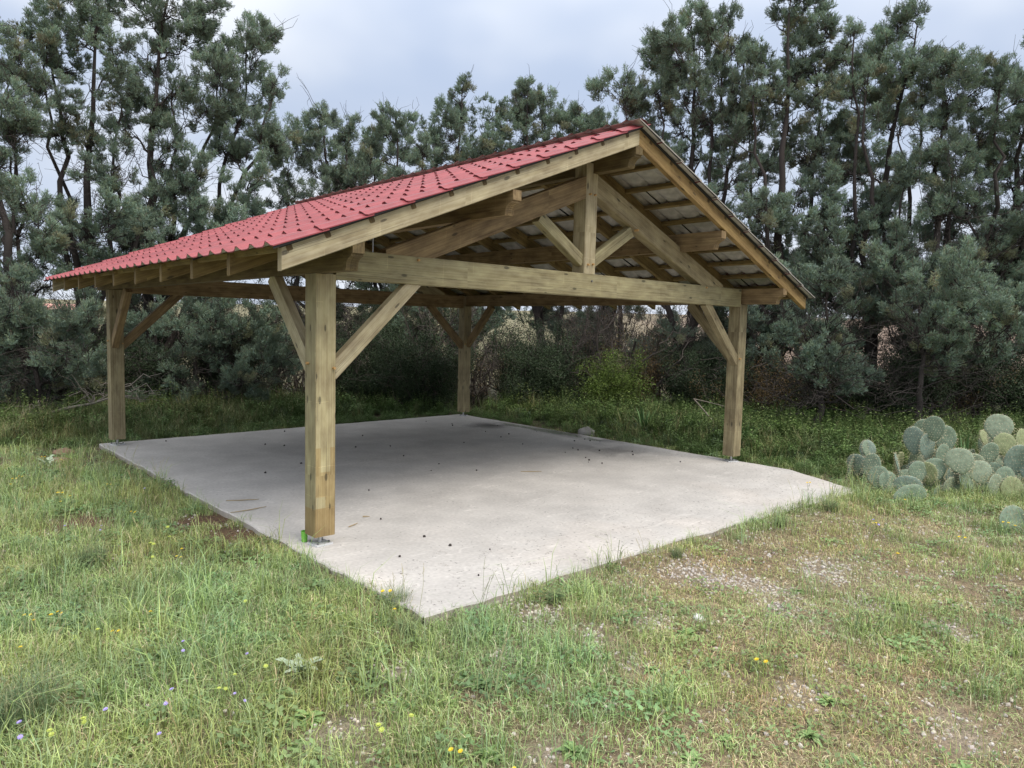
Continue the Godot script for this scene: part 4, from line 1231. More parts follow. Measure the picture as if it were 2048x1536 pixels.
func build_grass() -> void:
	var green := Color(0.25, 0.345, 0.1)
	var light := Color(0.37, 0.47, 0.17)
	var bluish := Color(0.27, 0.365, 0.17)
	var straw := Color(0.62, 0.54, 0.34)
	var tan := Color(0.54, 0.44, 0.25)
	var rust := Color(0.4, 0.25, 0.14)
	var olive := Color(0.34, 0.37, 0.16)
	var kinds := [
		turf(1, 70, 0.13, 0.015, 0.055, 0.0016, 0.9, [straw, tan, olive, straw, rust, light, green, olive]),
		turf(2, 60, 0.13, 0.02, 0.075, 0.0017, 0.8, [olive, light, straw, green, tan, light]),
		turf(3, 62, 0.13, 0.04, 0.14, 0.0019, 0.65, [green, light, bluish, green, light, olive, straw]),
		turf(4, 34, 0.11, 0.09, 0.26, 0.0019, 0.55, [green, bluish, light, bluish]),
		leaflets(5, 44, 0.12, 0.045, 0.024, Color(0.15, 0.25, 0.09), Color(0.24, 0.33, 0.13)),
		stalks(6, 5, 0.36, Color(0.42, 0.42, 0.2), Color(0.5, 0.43, 0.26)),
		leaflets(7, 60, 0.12, 0.11, 0.03, Color(0.14, 0.23, 0.08), Color(0.2, 0.3, 0.13)),
		turf(8, 9, 0.09, 0.2, 0.5, 0.0028, 0.7, [green, light, bluish])]
	var names := ["dry_grass", "short_grass", "green_grass", "tall_grass", "clover_leaves", "grass_stalks", "feathery_leaves", "long_grass"]
	var where := []
	var tint := []
	for k in kinds.size():
		where.append([]); tint.append([])
	rng.seed = 9
	for layer in [[-2.5, -5.5, 0.085], [-5.5, -9.5, 0.105], [-9.5, -14.5, 0.17]]:
		var step: float = layer[2]
		var z: float = layer[0]
		while z > layer[1]:
			var lim := 0.76 * -z + 1.6
			var x := -lim
			while x < lim:
				var px := x + r(-0.6, 0.6) * step
				var pz := z + r(-0.6, 0.6) * step
				x += step
				var out := outside_slab(px, pz)
				for dirt in [[-3.1, -7.35, 0.45], [-2.6, -6.8, 0.4], [-4.3, -7.2, 0.35]]:
					if Vector2(px - dirt[0], pz - dirt[1]).length() < dirt[2] * r(0.5, 1.0):
						out = -1.0
				if out < -0.012 + 0.03 * bumps.get_noise_2d(px * 9.0, pz * 9.0):
					continue
				var lush := lush_at(px, pz)
				var g := gravel_at(px, pz)
				var bare := patches.get_noise_2d(px * 2.2 + 90.0, pz * 2.2)
				if r(0, 1) < g * 1.25 or r(0, 1) < bare * 0.9 * (1.0 - 0.6 * lush) - 0.12:
					continue
				var rim := 1.0 - smoothstep(0.0, 0.35, out)
				var k := 0
				var q := r(0, 1)
				var l := clampf(lush + 0.5 * rim * r(0, 1), 0, 1)
				if q < 0.6 * l:
					k = 2
				elif q < 0.74 * l:
					k = 3
				elif q < 0.84 * l:
					k = 6
				elif q < 0.88 * l:
					k = 7
				elif q < 0.88 * l + 0.18:
					k = 1
				elif r(0, 1) < 0.1 + 0.1 * lush:
					k = 4
				if r(0, 1) < 0.02 + 0.03 * lush and out > 0.1:
					k = 5
				if r(0, 1) < 0.008 + 0.03 * rim:
					k = 7
				var t := upright(px, pz, r(0.75, 1.35) * (1.0 - 0.15 * rim))
				where[k].append(t)
				var b := r(0.82, 1.18) * (1.0 + 0.3 * patches.get_noise_2d(px * 3.1, pz * 3.1 + 30.0))
				var hue := patches.get_noise_2d(px * 1.7 - 60.0, pz * 1.7)
				tint[k].append(Color(b * (1.0 + 0.2 * hue), b, b * (1.0 - 0.15 * hue)))
			z -= step
	for k in kinds.size():
		scatter(names[k], kinds[k], where[k], tint[k])

	# weeds behind and beside the slab
	var weeds := [
		weed(11, 8, 0.42, 0.055, Color(0.08, 0.15, 0.035), Color(0.12, 0.2, 0.05)),
		weed(12, 7, 0.58, 0.045, Color(0.09, 0.15, 0.04), Color(0.14, 0.19, 0.055)),
		weed(13, 12, 0.22, 0.045, Color(0.1, 0.185, 0.05), Color(0.15, 0.24, 0.07)),
		weed(14, 12, 0.32, 0.03, Color(0.07, 0.11, 0.06), Color(0.1, 0.14, 0.08)),
		turf(15, 40, 0.16, 0.25, 0.6, 0.003, 0.5, [Color(0.1, 0.16, 0.05), Color(0.15, 0.19, 0.07), Color(0.24, 0.22, 0.11)])]
	where = [[], [], [], [], []]
	tint = [[], [], [], [], []]
	rng.seed = 19
	for k in 12000:
		var z := r(-8.6, -19.0)
		var x := r(-0.76, 0.76) * (-z + 2.0)
		var p := in_port(x, z)
		var out := outside_slab(x, z)
		if out < 0.07:
			continue
		var wild := p.x > 7.2 and z < -9.3 - 0.35 * maxf(0.0, x - 4.0) or p.y > 7.0 and z < -11.2
		if not wild or (z < -17.2 and r(0, 1) < 0.6):
			continue
		var tall := smoothstep(0.1, 1.6, out) * smoothstep(-9.0, -13.0, z)
		var kind := 0
		var q := r(0, 1) + 0.25 * patches.get_noise_2d(x, z)
		if q < 0.3 or tall < 0.3 and r(0, 1) < 0.7:
			kind = 2
		elif q < 0.6:
			kind = 0
		elif q < 0.78:
			kind = 1
		elif q < 0.88:
			kind = 3
		else:
			kind = 4
		if x < -5.0 and r(0, 1) < 0.4:
			kind = 4
		where[kind].append(upright(x, z, r(0.7, 1.2) * lerpf(0.55, 1.05, tall), 0.3))
		var b := r(0.75, 1.2)
		var yellow := maxf(0.0, patches.get_noise_2d(x * 1.2 + 20, z * 1.2))
		tint[kind].append(Color(b * (1.0 + 0.35 * yellow), b * (1.0 + 0.1 * yellow), b * 0.95))
	for k in weeds.size():
		scatter("undergrowth", weeds[k], where[k], tint[k])

	# gravel showing through the grass
	var stones := []
	for k in 2:
		rng.seed = 60 + k
		stones.append(rock(Vector3(0.013, 0.008, 0.011), 60 + k, mats.pebble, 5, 4))
	var gw := [[], []]
	var gt := [[], []]
	rng.seed = 23
	for k in 80000:
		var z := -2.6 - 6.4 * sqrt(r(0, 1))
		var x := r(-0.76, 0.78) * (-z + 0.5)
		var g := gravel_at(x, z)
		if outside_slab(x, z) < 0.02 or r(0, 1) > 0.05 + g * 1.1:
			continue
		if x < -1.0 and r(0, 1) < 0.6:
			continue
		var which := k % 2
		gw[which].append(Transform3D(Basis.from_euler(Vector3(r(-0.6, 0.6), r(0, TAU), r(-0.6, 0.6))) * Basis.from_scale(Vector3.ONE * pow(r(0.5, 1.25), 1.4)), Vector3(x, height(x, z) + 0.003, z)))
		var b := r(0.36, 0.64)
		gt[which].append(Color(b, b * r(0.88, 0.95), b * r(0.76, 0.88)))
	for k in 2:
		scatter("gravel", stones[k], gw[k], gt[k])


func rock(size: Vector3, s: int, mat: Material, around := 12, up := 8) -> ArrayMesh:
	var st := SurfaceTool.new()
	st.begin(Mesh.PRIMITIVE_TRIANGLES)
	st.set_smooth_group(0 if around > 6 else -1)
	var f := noise(FastNoiseLite.TYPE_SIMPLEX_SMOOTH, 0.9, 3, s)
	var at := func(i: int, j: int) -> Vector3:
		var a := TAU * (i % around) / around
		var b := PI * j / up
		var d := Vector3(cos(a) * sin(b), cos(b), sin(a) * sin(b))
		var q := 1.0 + 0.45 * f.get_noise_3dv(d * 1.3)
		return Vector3(d.x, signf(d.y) * pow(absf(d.y), 0.75), d.z) * size * q
	for j in up:
		for i in around:
			var p := [at.call(i, j), at.call(i + 1, j), at.call(i + 1, j + 1), at.call(i, j + 1)]
			for k in [0, 2, 1, 0, 3, 2]:
				st.set_color(Color.WHITE)
				st.add_vertex(p[k])
	st.generate_normals()
	st.set_material(mat)
	return st.commit()


func long_leaf(L: float, w: float, droop: float, a: Color, b: Color, jag: float, s: int) -> ArrayMesh:
	rng.seed = s
	var m := Build.new()
	var n := 6
	var prev := Vector3.ZERO
	var pw := w * 0.35
	for k in range(1, n + 1):
		var q := k / float(n)
		var p := Vector3(0, L * (q * (1.0 - droop * q * 0.75)), L * droop * q * (0.4 + 0.6 * q))
		var cw := w * sin(PI * clampf(0.12 + 0.88 * q, 0, 1)) * (1.0 + jag * (0.5 if k % 2 else -0.5)) if k < n else 0.0
		var col := a.lerp(b, r(0, 1))
		var fold := Vector3(0, w * 0.25, 0)
		for side in [-1.0, 1.0]:
			m.tri(prev, prev + Vector3(side * pw, 0, 0) + fold, p + Vector3(side * cw, 0, 0) + fold, col)
			m.tri(prev, p + Vector3(side * cw, 0, 0) + fold, p, col * 1.06)
		prev = p
		pw = cw
	return m.mesh(mats.leafy)


func leaf_clump(called: String, label: String, category: String, group: String, leaves: Array, count: int, flat: float, at: Vector3, s: int) -> Node3D:
	rng.seed = s
	var t := thing(called, label, category, at, 0.0, group)
	for k in count:
		var b := Basis(Vector3.UP, k * 2.399 + r(-0.3, 0.3)) * Basis(Vector3.RIGHT, flat * r(0.3, 1.25))
		put("leaf", leaves[k % leaves.size()], t, Transform3D(b * Basis.from_scale(Vector3.ONE * r(0.7, 1.15)), Vector3(r(-0.012, 0.012), 0, r(-0.012, 0.012))))
	return t


func flower(called: String, label: String, group: String, petals: Color, size: float, h: float, heads: int, s: int) -> Node3D:
	rng.seed = s
	var t := thing(called, label, "flower", Vector3.ZERO, 0.0, group)
	var stem := Build.new()
	for k in heads:
		var tip := Vector3(r(-0.05, 0.05) * (heads - 1), h * r(0.75, 1.0), r(-0.05, 0.05) * (heads - 1))
		stem.tube([Vector3.ZERO, tip * Vector3(0.3, 0.55, 0.3), tip], [0.002, 0.0018, 0.0014], 4, Color(0.2, 0.26, 0.1))
		var m := Build.new()
		var face := (Vector3(0, 1, 0.35) + any_dir() * 0.3).normalized()
		var e1 := face.cross(Vector3.RIGHT).normalized()
		var e2 := face.cross(e1)
		for ring in 2:
			for j in 9:
				var a := TAU * (j + 0.5 * ring) / 9.0
				var d := (e1 * cos(a) + e2 * sin(a) + face * (0.2 + 0.5 * ring)).normalized() * size * (1.0 - 0.3 * ring)
				var side := d.cross(face).normalized() * size * 0.26
				m.tri(tip, tip + d * 0.6 + side, tip + d, petals * r(0.85, 1.15))
				m.tri(tip, tip + d * 0.6 - side, tip + d, petals * r(0.85, 1.15))
		put("flower_head", m.mesh(mats.leafy), t)
	put("stem", stem.mesh(mats.leafy), t)
	return t


func near_what(x: float, z: float) -> String:
	if z < -7.0:
		return "near the brown stones at left" if x < -3.4 else "beside the cactus at right"
	if x < -2.3:
		return "beside the tussock at the bottom left" if z > -5.0 else "left of the near post"
	if x < -1.15:
		return "in the tall grass at the bottom left" if z > -4.4 else "below the slab's left edge"
	if x < 0.8:
		return "at the bottom edge, below the slab's front corner" if z > -3.7 else "just below the slab's front corner"
	if x < 2.4:
		return "at the bottom, right of the middle" if z > -4.3 else "in the dry lawn by the white stone"
	return "in the dry lawn at lower right" if z > -6.4 else "in the lawn before the cactus"


func build_plants() -> void:
	var rosette_leaves := [long_leaf(0.13, 0.017, 0.5, Color(0.17, 0.29, 0.09), Color(0.24, 0.36, 0.13), 0.25, 1), long_leaf(0.16, 0.02, 0.75, Color(0.18, 0.3, 0.1), Color(0.26, 0.38, 0.15), 0.5, 2), long_leaf(0.1, 0.02, 0.6, Color(0.16, 0.28, 0.09), Color(0.22, 0.33, 0.12), 0.1, 3)]
	var thistle_leaves := [long_leaf(0.22, 0.03, 0.45, Color(0.34, 0.43, 0.29), Color(0.46, 0.54, 0.4), 0.9, 4), long_leaf(0.18, 0.026, 0.65, Color(0.36, 0.45, 0.3), Color(0.48, 0.55, 0.42), 0.9, 5)]
	var sword_leaves := [long_leaf(0.62, 0.018, 0.22, Color(0.09, 0.18, 0.055), Color(0.13, 0.23, 0.08), 0.0, 6), long_leaf(0.52, 0.016, 0.4, Color(0.1, 0.19, 0.06), Color(0.14, 0.24, 0.09), 0.0, 7), long_leaf(0.7, 0.018, 0.12, Color(0.08, 0.17, 0.06), Color(0.12, 0.21, 0.08), 0.0, 8)]
	var rosettes := [-1.02, -3.65, -1.34, -4.02, 0.5, -3.97, 0.35, -3.41, -0.08, -3.37, -0.51, -4.32, -1.4, -4.68, -1.07, -4.82, -0.14, -4.05, -0.3, -3.84, 0.87, -4.2, 2.32, -5.62, 2.95, -5.29, 1.82, -3.92, 1.57, -3.58, 2.96, -8.43, -2.11, -3.84, -1.85, -3.18, 1.12, -3.51, 0.91, -3.37, -2.7, -5.3, -1.9, -5.5, -3.3, -6.9, 2.5, -4.4, 1.2, -4.7, 2.2, -3.3]
	var first: Node3D
	for k in range(0, rosettes.size(), 2):
		var at := Vector3(rosettes[k], height(rosettes[k], rosettes[k + 1]), rosettes[k + 1])
		if k == 0:
			first = leaf_clump("weed_rosette", "low green leaf rosette in the tall grass at the bottom left", "weed", "green leaf rosettes in the grass", rosette_leaves, 24, 0.85, at, 71)
		else:
			rng.seed = 400 + k
			copy(first, "weed_rosette", at, r(0, TAU), r(0.5, 0.85), "low green leaf rosette " + near_what(at.x, at.z))
	leaf_clump("thistle", "pale grey-green thistle rosette in the grass in front of the near post", "thistle", "", thistle_leaves, 11, 0.45, Vector3(-1.22, height(-1.22, -4.15), -4.15), 72)
	leaf_clump("thistle", "pale grey-green thistle rosette beside the brown stones left of the back post", "thistle", "", thistle_leaves, 12, 0.5, Vector3(-6.4, height(-6.4, -9.9), -9.9), 73)
	leaf_clump("iris_clump", "clump of green sword leaves at the back edge of the slab under the tie beam", "plant", "", sword_leaves, 30, 0.32, Vector3(2.62, height(2.62, -14.2), -14.2), 74)
	leaf_clump("iris_clump", "clump of upright sword leaves behind the big cactus clump", "plant", "", sword_leaves, 18, 0.25, Vector3(6.9, height(6.9, -10.9), -10.9), 75)
	leaf_clump("iris_clump", "small clump of sword leaves in the weeds left of the right post", "plant", "", sword_leaves, 14, 0.3, Vector3(4.2, height(4.2, -12.9), -12.9), 76)
	# dense tussocks
	var tuss := turf(21, 420, 0.15, 0.16, 0.42, 0.0016, 0.75, [Color(0.15, 0.23, 0.1), Color(0.19, 0.27, 0.13), Color(0.13, 0.2, 0.1), Color(0.28, 0.29, 0.15)])
	var heads := stalks(22, 16, 0.5, Color(0.34, 0.38, 0.2), Color(0.45, 0.4, 0.25))
	var told := ["dense blue-green grass tussock at the bottom left corner", "blue-green grass tussock in the lawn left of the near post", "grass tussock overhanging the slab's front corner on its left", "grey-green tussock by the left frame edge, before the fallen branch", "tall tussock among the weeds at far left", "low tussock on the slab's front edge toward its right end", "grass tussock at the right tip of the slab", "grass tussock beside the left end of the fallen branch", "short tussock hanging over the slab's front corner", "short tussock just right of the slab's front corner", "short tussock on the slab's front edge near its left end", "short tussock halfway along the slab's front edge"]
	var spots := [-2.43, -3.5, -3.51, -5.99, -0.82, -5.2, -8.3, -12.0, -9.35, -13.6, 2.88, -7.56, 3.7, -8.2, -8.6, -13.1, -0.66, -4.72, -0.3, -4.72, 0.35, -5.22, 1.5, -6.32]
	for k in 12:
		var x: float = spots[k * 2]
		var z: float = spots[k * 2 + 1]
		rng.seed = 90 + k
		var size: float = [1.0, 0.75, 0.6, 1.1, 1.3, 0.4, 0.5, 1.2, 0.42, 0.36, 0.4, 0.34][k]
		var t := thing("grass_tussock", told[k], "grass tussock", Vector3(x, height(x, z), z), r(0, TAU), "grass tussocks")
		t.scale = Vector3.ONE * size
		put("blades", tuss, t).set_meta("kind", "stuff")
		put("seed_stalks", heads, t).set_meta("kind", "stuff")
	var sets := [
		["yellow_flower", "small yellow flower", "yellow flowers in the grass", Color(0.85, 0.64, 0.04), 0.014, 0.17, 2,
			[-6.37, -9.77, -6.12, -9.77, -5.99, -8.64, -5.9, -8.45, -5.88, -8.59, -5.03, -7.98, -4.89, -7.76, -4.82, -7.83, -4.65, -8.29, -4.78, -7.6, -3.73, -7.06, -2.8, -6.09, -2.7, -5.81, -2.43, -4.81, -3.14, -4.61, -3.0, -4.64, -2.96, -4.66, -3.1, -4.62, -2.46, -4.42, -2.87, -4.15, -0.22, -3.14, 0.05, -3.14, -0.86, -5.01, -0.77, -4.86, 1.47, -4.05, 5.12, -7.21, 5.04, -7.24, 4.6, -8.31, 3.88, -9.3, 4.04, -9.0, 3.7, -7.21, 1.39, -3.11, 4.2, -6.6, 3.4, -6.2]],
		["purple_flower", "small violet flower", "violet flowers in the grass", Color(0.45, 0.38, 0.75), 0.012, 0.2, 2,
			[-1.92, -4.12, -1.5, -4.07, -1.39, -3.61, -1.59, -3.21, -1.72, -3.52, -1.91, -3.34, -2.22, -3.14, -4.07, -7.97, -3.79, -6.57, -4.08, -6.54, 3.61, -7.07]],
		["lime_flower", "lime-green flower heads", "lime-green flower heads", Color(0.5, 0.58, 0.12), 0.015, 0.18, 3,
			[-2.02, -3.2, -2.01, -3.33, -1.45, -3.77, -1.37, -4.01, -0.51, -3.28, -3.17, -6.62, -2.98, -6.12, -2.94, -5.87, -2.56, -4.27, -1.8, -4.86]]]
	for q in sets.size():
		var a: Array = sets[q]
		var protos := [flower(a[0], a[1], a[2], a[3], a[4], a[5], a[6], 500 + q), flower(a[0], a[1], a[2], a[3], a[4], a[5] * 0.8, 1, 510 + q)]
		var list: Array = a[7]
		for k in range(0, list.size(), 2):
			var at := Vector3(list[k], height(list[k], list[k + 1]), list[k + 1])
			rng.seed = 600 + k
			if k < 4:
				protos[k / 2].position = at
				protos[k / 2].set_meta("label", "%s %s" % [a[1], near_what(at.x, at.z)])
			else:
				copy(protos[(k / 2) % 2], a[0], at, r(-0.7, 0.7), r(0.8, 1.2), "%s %s" % [a[1], near_what(at.x, at.z)])


# ---------------------------------------------------------------- prickly pears
const PADS := [
	5.72, 0.71, -10.03, 0.19, 0.23, 5.58, 0.82, -9.5, 0.13, 0.21, 5.46, 0.62, -9.74, 0.15, 0.24, 5.81, 0.66, -9.63, 0.21, 0.24, 5.55, 0.56, -9.57, 0.22, 0.24, 5.71, 0.44, -9.5, 0.22, 0.23, 5.79, 0.44, -9.25, 0.24, 0.21,
	6.63, 0.81, -9.79, 0.25, 0.24, 6.32, 0.7, -9.62, 0.13, 0.13, 6.66, 0.54, -10.05, 0.21, 0.19, 6.65, 0.6, -9.68, 0.2, 0.2, 6.33, 0.49, -9.51, 0.22, 0.21, 6.64, 0.41, -9.44, 0.26, 0.3, 6.37, 0.21, -9.22, 0.19, 0.22,
	6.06, 0.3, -9.25, 0.22, 0.19, 5.91, 0.2, -9.25, 0.19, 0.19, 4.78, 0.29, -9.48, 0.09, 0.23, 4.78, 0.19, -9.3, 0.15, 0.19, 5.16, 0.31, -9.56, 0.11, 0.21, 4.88, 0.14, -9.25, 0.2, 0.18, 5.13, 0.08, -9.23, 0.27, 0.2,
	5.52, 0.11, -9.46, 0.23, 0.18, 5.71, 0.08, -9.29, 0.24, 0.19, 6.21, 0.13, -9.16, 0.21, 0.21, 6.43, 0.07, -9.15, 0.22, 0.25, 6.11, 0.04, -9.24, 0.19, 0.19, 7.05, 0.58, -9.88, 0.2, 0.27, 5.55, 0.3, -9.37, 0.21, 0.19,
	5.79, 0.24, -9.32, 0.22, 0.19, 6.37, 0.23, -9.47, 0.21, 0.21, 6.02, 0.38, -9.34, 0.19, 0.19, 5.31, 0.26, -9.34, 0.19, 0.19, 5.91, 0.03, -9.28, 0.19, 0.17, 5.55, 0.0, -9.22, 0.22, 0.15, 6.88, 0.32, -9.41, 0.26, 0.29,
	6.76, 0.05, -9.26, 0.26, 0.23, 6.88, 0.61, -9.26, 0.23, 0.26, 7.3, 0.3, -9.6, 0.24, 0.27, 7.4, 0.6, -9.8, 0.22, 0.25, 7.2, 0.05, -9.3, 0.24, 0.24]


func pad_mesh(s: int, mat: Material) -> ArrayMesh:      # one pad, one metre from its middle to its rim
	var st := SurfaceTool.new()
	st.begin(Mesh.PRIMITIVE_TRIANGLES)
	st.set_smooth_group(0)
	var f := noise(FastNoiseLite.TYPE_SIMPLEX_SMOOTH, 0.5, 2, s)
	var at := func(i: int, j: int, side: float) -> Vector3:
		var a := TAU * (i % 24) / 24.0
		var q := sin(PI / 2 * j / 5.0)
		var rim := 1.0 - 0.17 * (0.5 - 0.5 * sin(a)) * absf(cos(a)) - 0.04 * f.get_noise_2d(cos(a) * 3, sin(a) * 3)
		var narrow := 1.0 - 0.22 * clampf(-sin(a), 0, 1)
		var thick := 0.1 * sqrt(maxf(0.0, 1.0 - q * q)) * (1.0 + 0.15 * f.get_noise_2d(q * 4.0 * cos(a), q * 4.0 * sin(a)))
		return Vector3(cos(a) * q * rim * narrow, sin(a) * q * rim, side * thick + 0.06 * f.get_noise_2d(cos(a) * q * 1.2 + 9.0, sin(a) * q * 1.2))
	for side in [1.0, -1.0]:
		for j in 5:
			for i in 24:
				var p := [at.call(i, j, side), at.call(i + 1, j, side), at.call(i + 1, j + 1, side), at.call(i, j + 1, side)]
				for k in ([0, 1, 2, 0, 2, 3] if side < 0 else [0, 2, 1, 0, 3, 2]):
					st.set_uv(Vector2(p[k].x, p[k].y) * 0.5)
					st.set_color(Color.WHITE)
					st.add_vertex(p[k])
	st.generate_normals()
	st.set_material(mat)
	return st.commit()


func spine_mesh(s: int) -> ArrayMesh:
	rng.seed = s
	var m := Build.new()
	var row := 0
	var y := -0.8
	while y < 1.0:
		var x := -0.9 + 0.11 * (row % 2)
		while x < 0.95:
			if x * x + y * y < 0.97:
				for side in [-1.0, 1.0]:
					var p := Vector3(x + r(-0.02, 0.02), y + r(-0.02, 0.02), side * 0.1 * sqrt(maxf(0.0, 1.0 - x * x - y * y)))
					for k in 3:
						var d := Vector3(x * 0.5 + r(-0.5, 0.5), y * 0.5 + r(-0.6, 0.4), side * r(0.5, 1.0)).normalized() * r(0.08, 0.18)
						var w := d.cross(any_dir()).normalized() * 0.014
						m.tri(p - w, p + w, p + d, Color.WHITE * r(0.6, 1.2))
			x += 0.22
		y += 0.19
		row += 1
	for k in 34:                                   # round the rim
		var a := TAU * k / 34.0 + r(-0.05, 0.05)
		var p := Vector3(cos(a) * 0.93 * (1.0 - 0.2 * clampf(-sin(a), 0, 1)), sin(a) * 0.95, 0)
		for j in 3:
			var d := (Vector3(cos(a), sin(a), 0) + any_dir() * 0.6).normalized() * r(0.1, 0.2)
			var w := d.cross(any_dir()).normalized() * 0.014
			m.tri(p - w, p + w, p + d, Color.WHITE * r(0.7, 1.3))
	return m.mesh(mats.spine)


func build_cactus() -> void:
	var pads := []
	for k in 4:
		pads.append(pad_mesh(20 + k, mats["pad_%d" % k]))
	var spines := [spine_mesh(31), spine_mesh(32)]
	var root := Vector3(6.0, -0.05, -9.4)
	var big := thing("prickly_pear", "large sprawling prickly pear clump of many oval pads at the right edge", "cactus", root)
	rng.seed = 35
	for k in range(0, PADS.size(), 5):
		var rx: float = PADS[k + 3]
		var ry: float = PADS[k + 4]
		var yaw := r(-0.55, 0.55)
		if rx < 0.16 and ry > 0.17:
			yaw = acos(rx / 0.22) * (1 if rng.randf() < 0.5 else -1)
			rx = 0.2
		place_pad(big, pads, spines, Vector3(PADS[k], PADS[k + 1], PADS[k + 2]) - root, rx * 0.76, ry * 0.82, yaw, k / 5)
	for k in 50:                                   # older pads low in the clump
		place_pad(big, pads, spines, Vector3(4.75 + 2.5 * r(0, 1), r(-0.04, 0.42), -9.75 + r(-0.5, 0.4)) - root, r(0.11, 0.17), r(0.13, 0.19), r(-1.2, 1.2), rng.randi_range(0, 30))
	var lone := thing("prickly_pear", "single pale round cactus pad lying low in the grass before the big clump", "cactus", Vector3(4.96, -0.05, -8.85))
	place_pad(lone, pads, spines, Vector3(0, 0.08, 0), 0.25, 0.17, 0.1, 3)
	var near := thing("prickly_pear", "small low cactus with a few pads cut by the frame edge at lower right", "cactus", Vector3(5.35, -0.05, -7.55))
	for a in [[0.0, 0.12, 0.0, 0.2, 0.2, 0.2, 0], [0.22, 0.28, 0.05, 0.15, 0.17, -0.4, 3], [0.3, 0.1, -0.1, 0.2, 0.19, 0.5, 1], [-0.1, 0.03, 0.1, 0.14, 0.12, -0.3, 1]]:
		place_pad(near, pads, spines, Vector3(a[0], a[1], a[2]), a[3], a[4], a[5], a[6])


func place_pad(t: Node3D, pads: Array, spines: Array, at: Vector3, rx: float, ry: float, yaw: float, k: int) -> void:
	var which: int = [0, 0, 3, 0, 3, 0, 1, 1, 2, 0, 2, 0, 3, 0, 1, 0][k % 16]
	var b := Basis(Vector3.UP, yaw) * Basis(Vector3.RIGHT, r(-0.35, 0.25)) * Basis(Vector3.BACK, r(-0.3, 0.3)) * Basis.from_scale(Vector3(rx, ry, 0.15))
	var p := put("pad", pads[which], t, Transform3D(b, at))
	put("spines", spines[k % 2], p).set_meta("kind", "stuff")


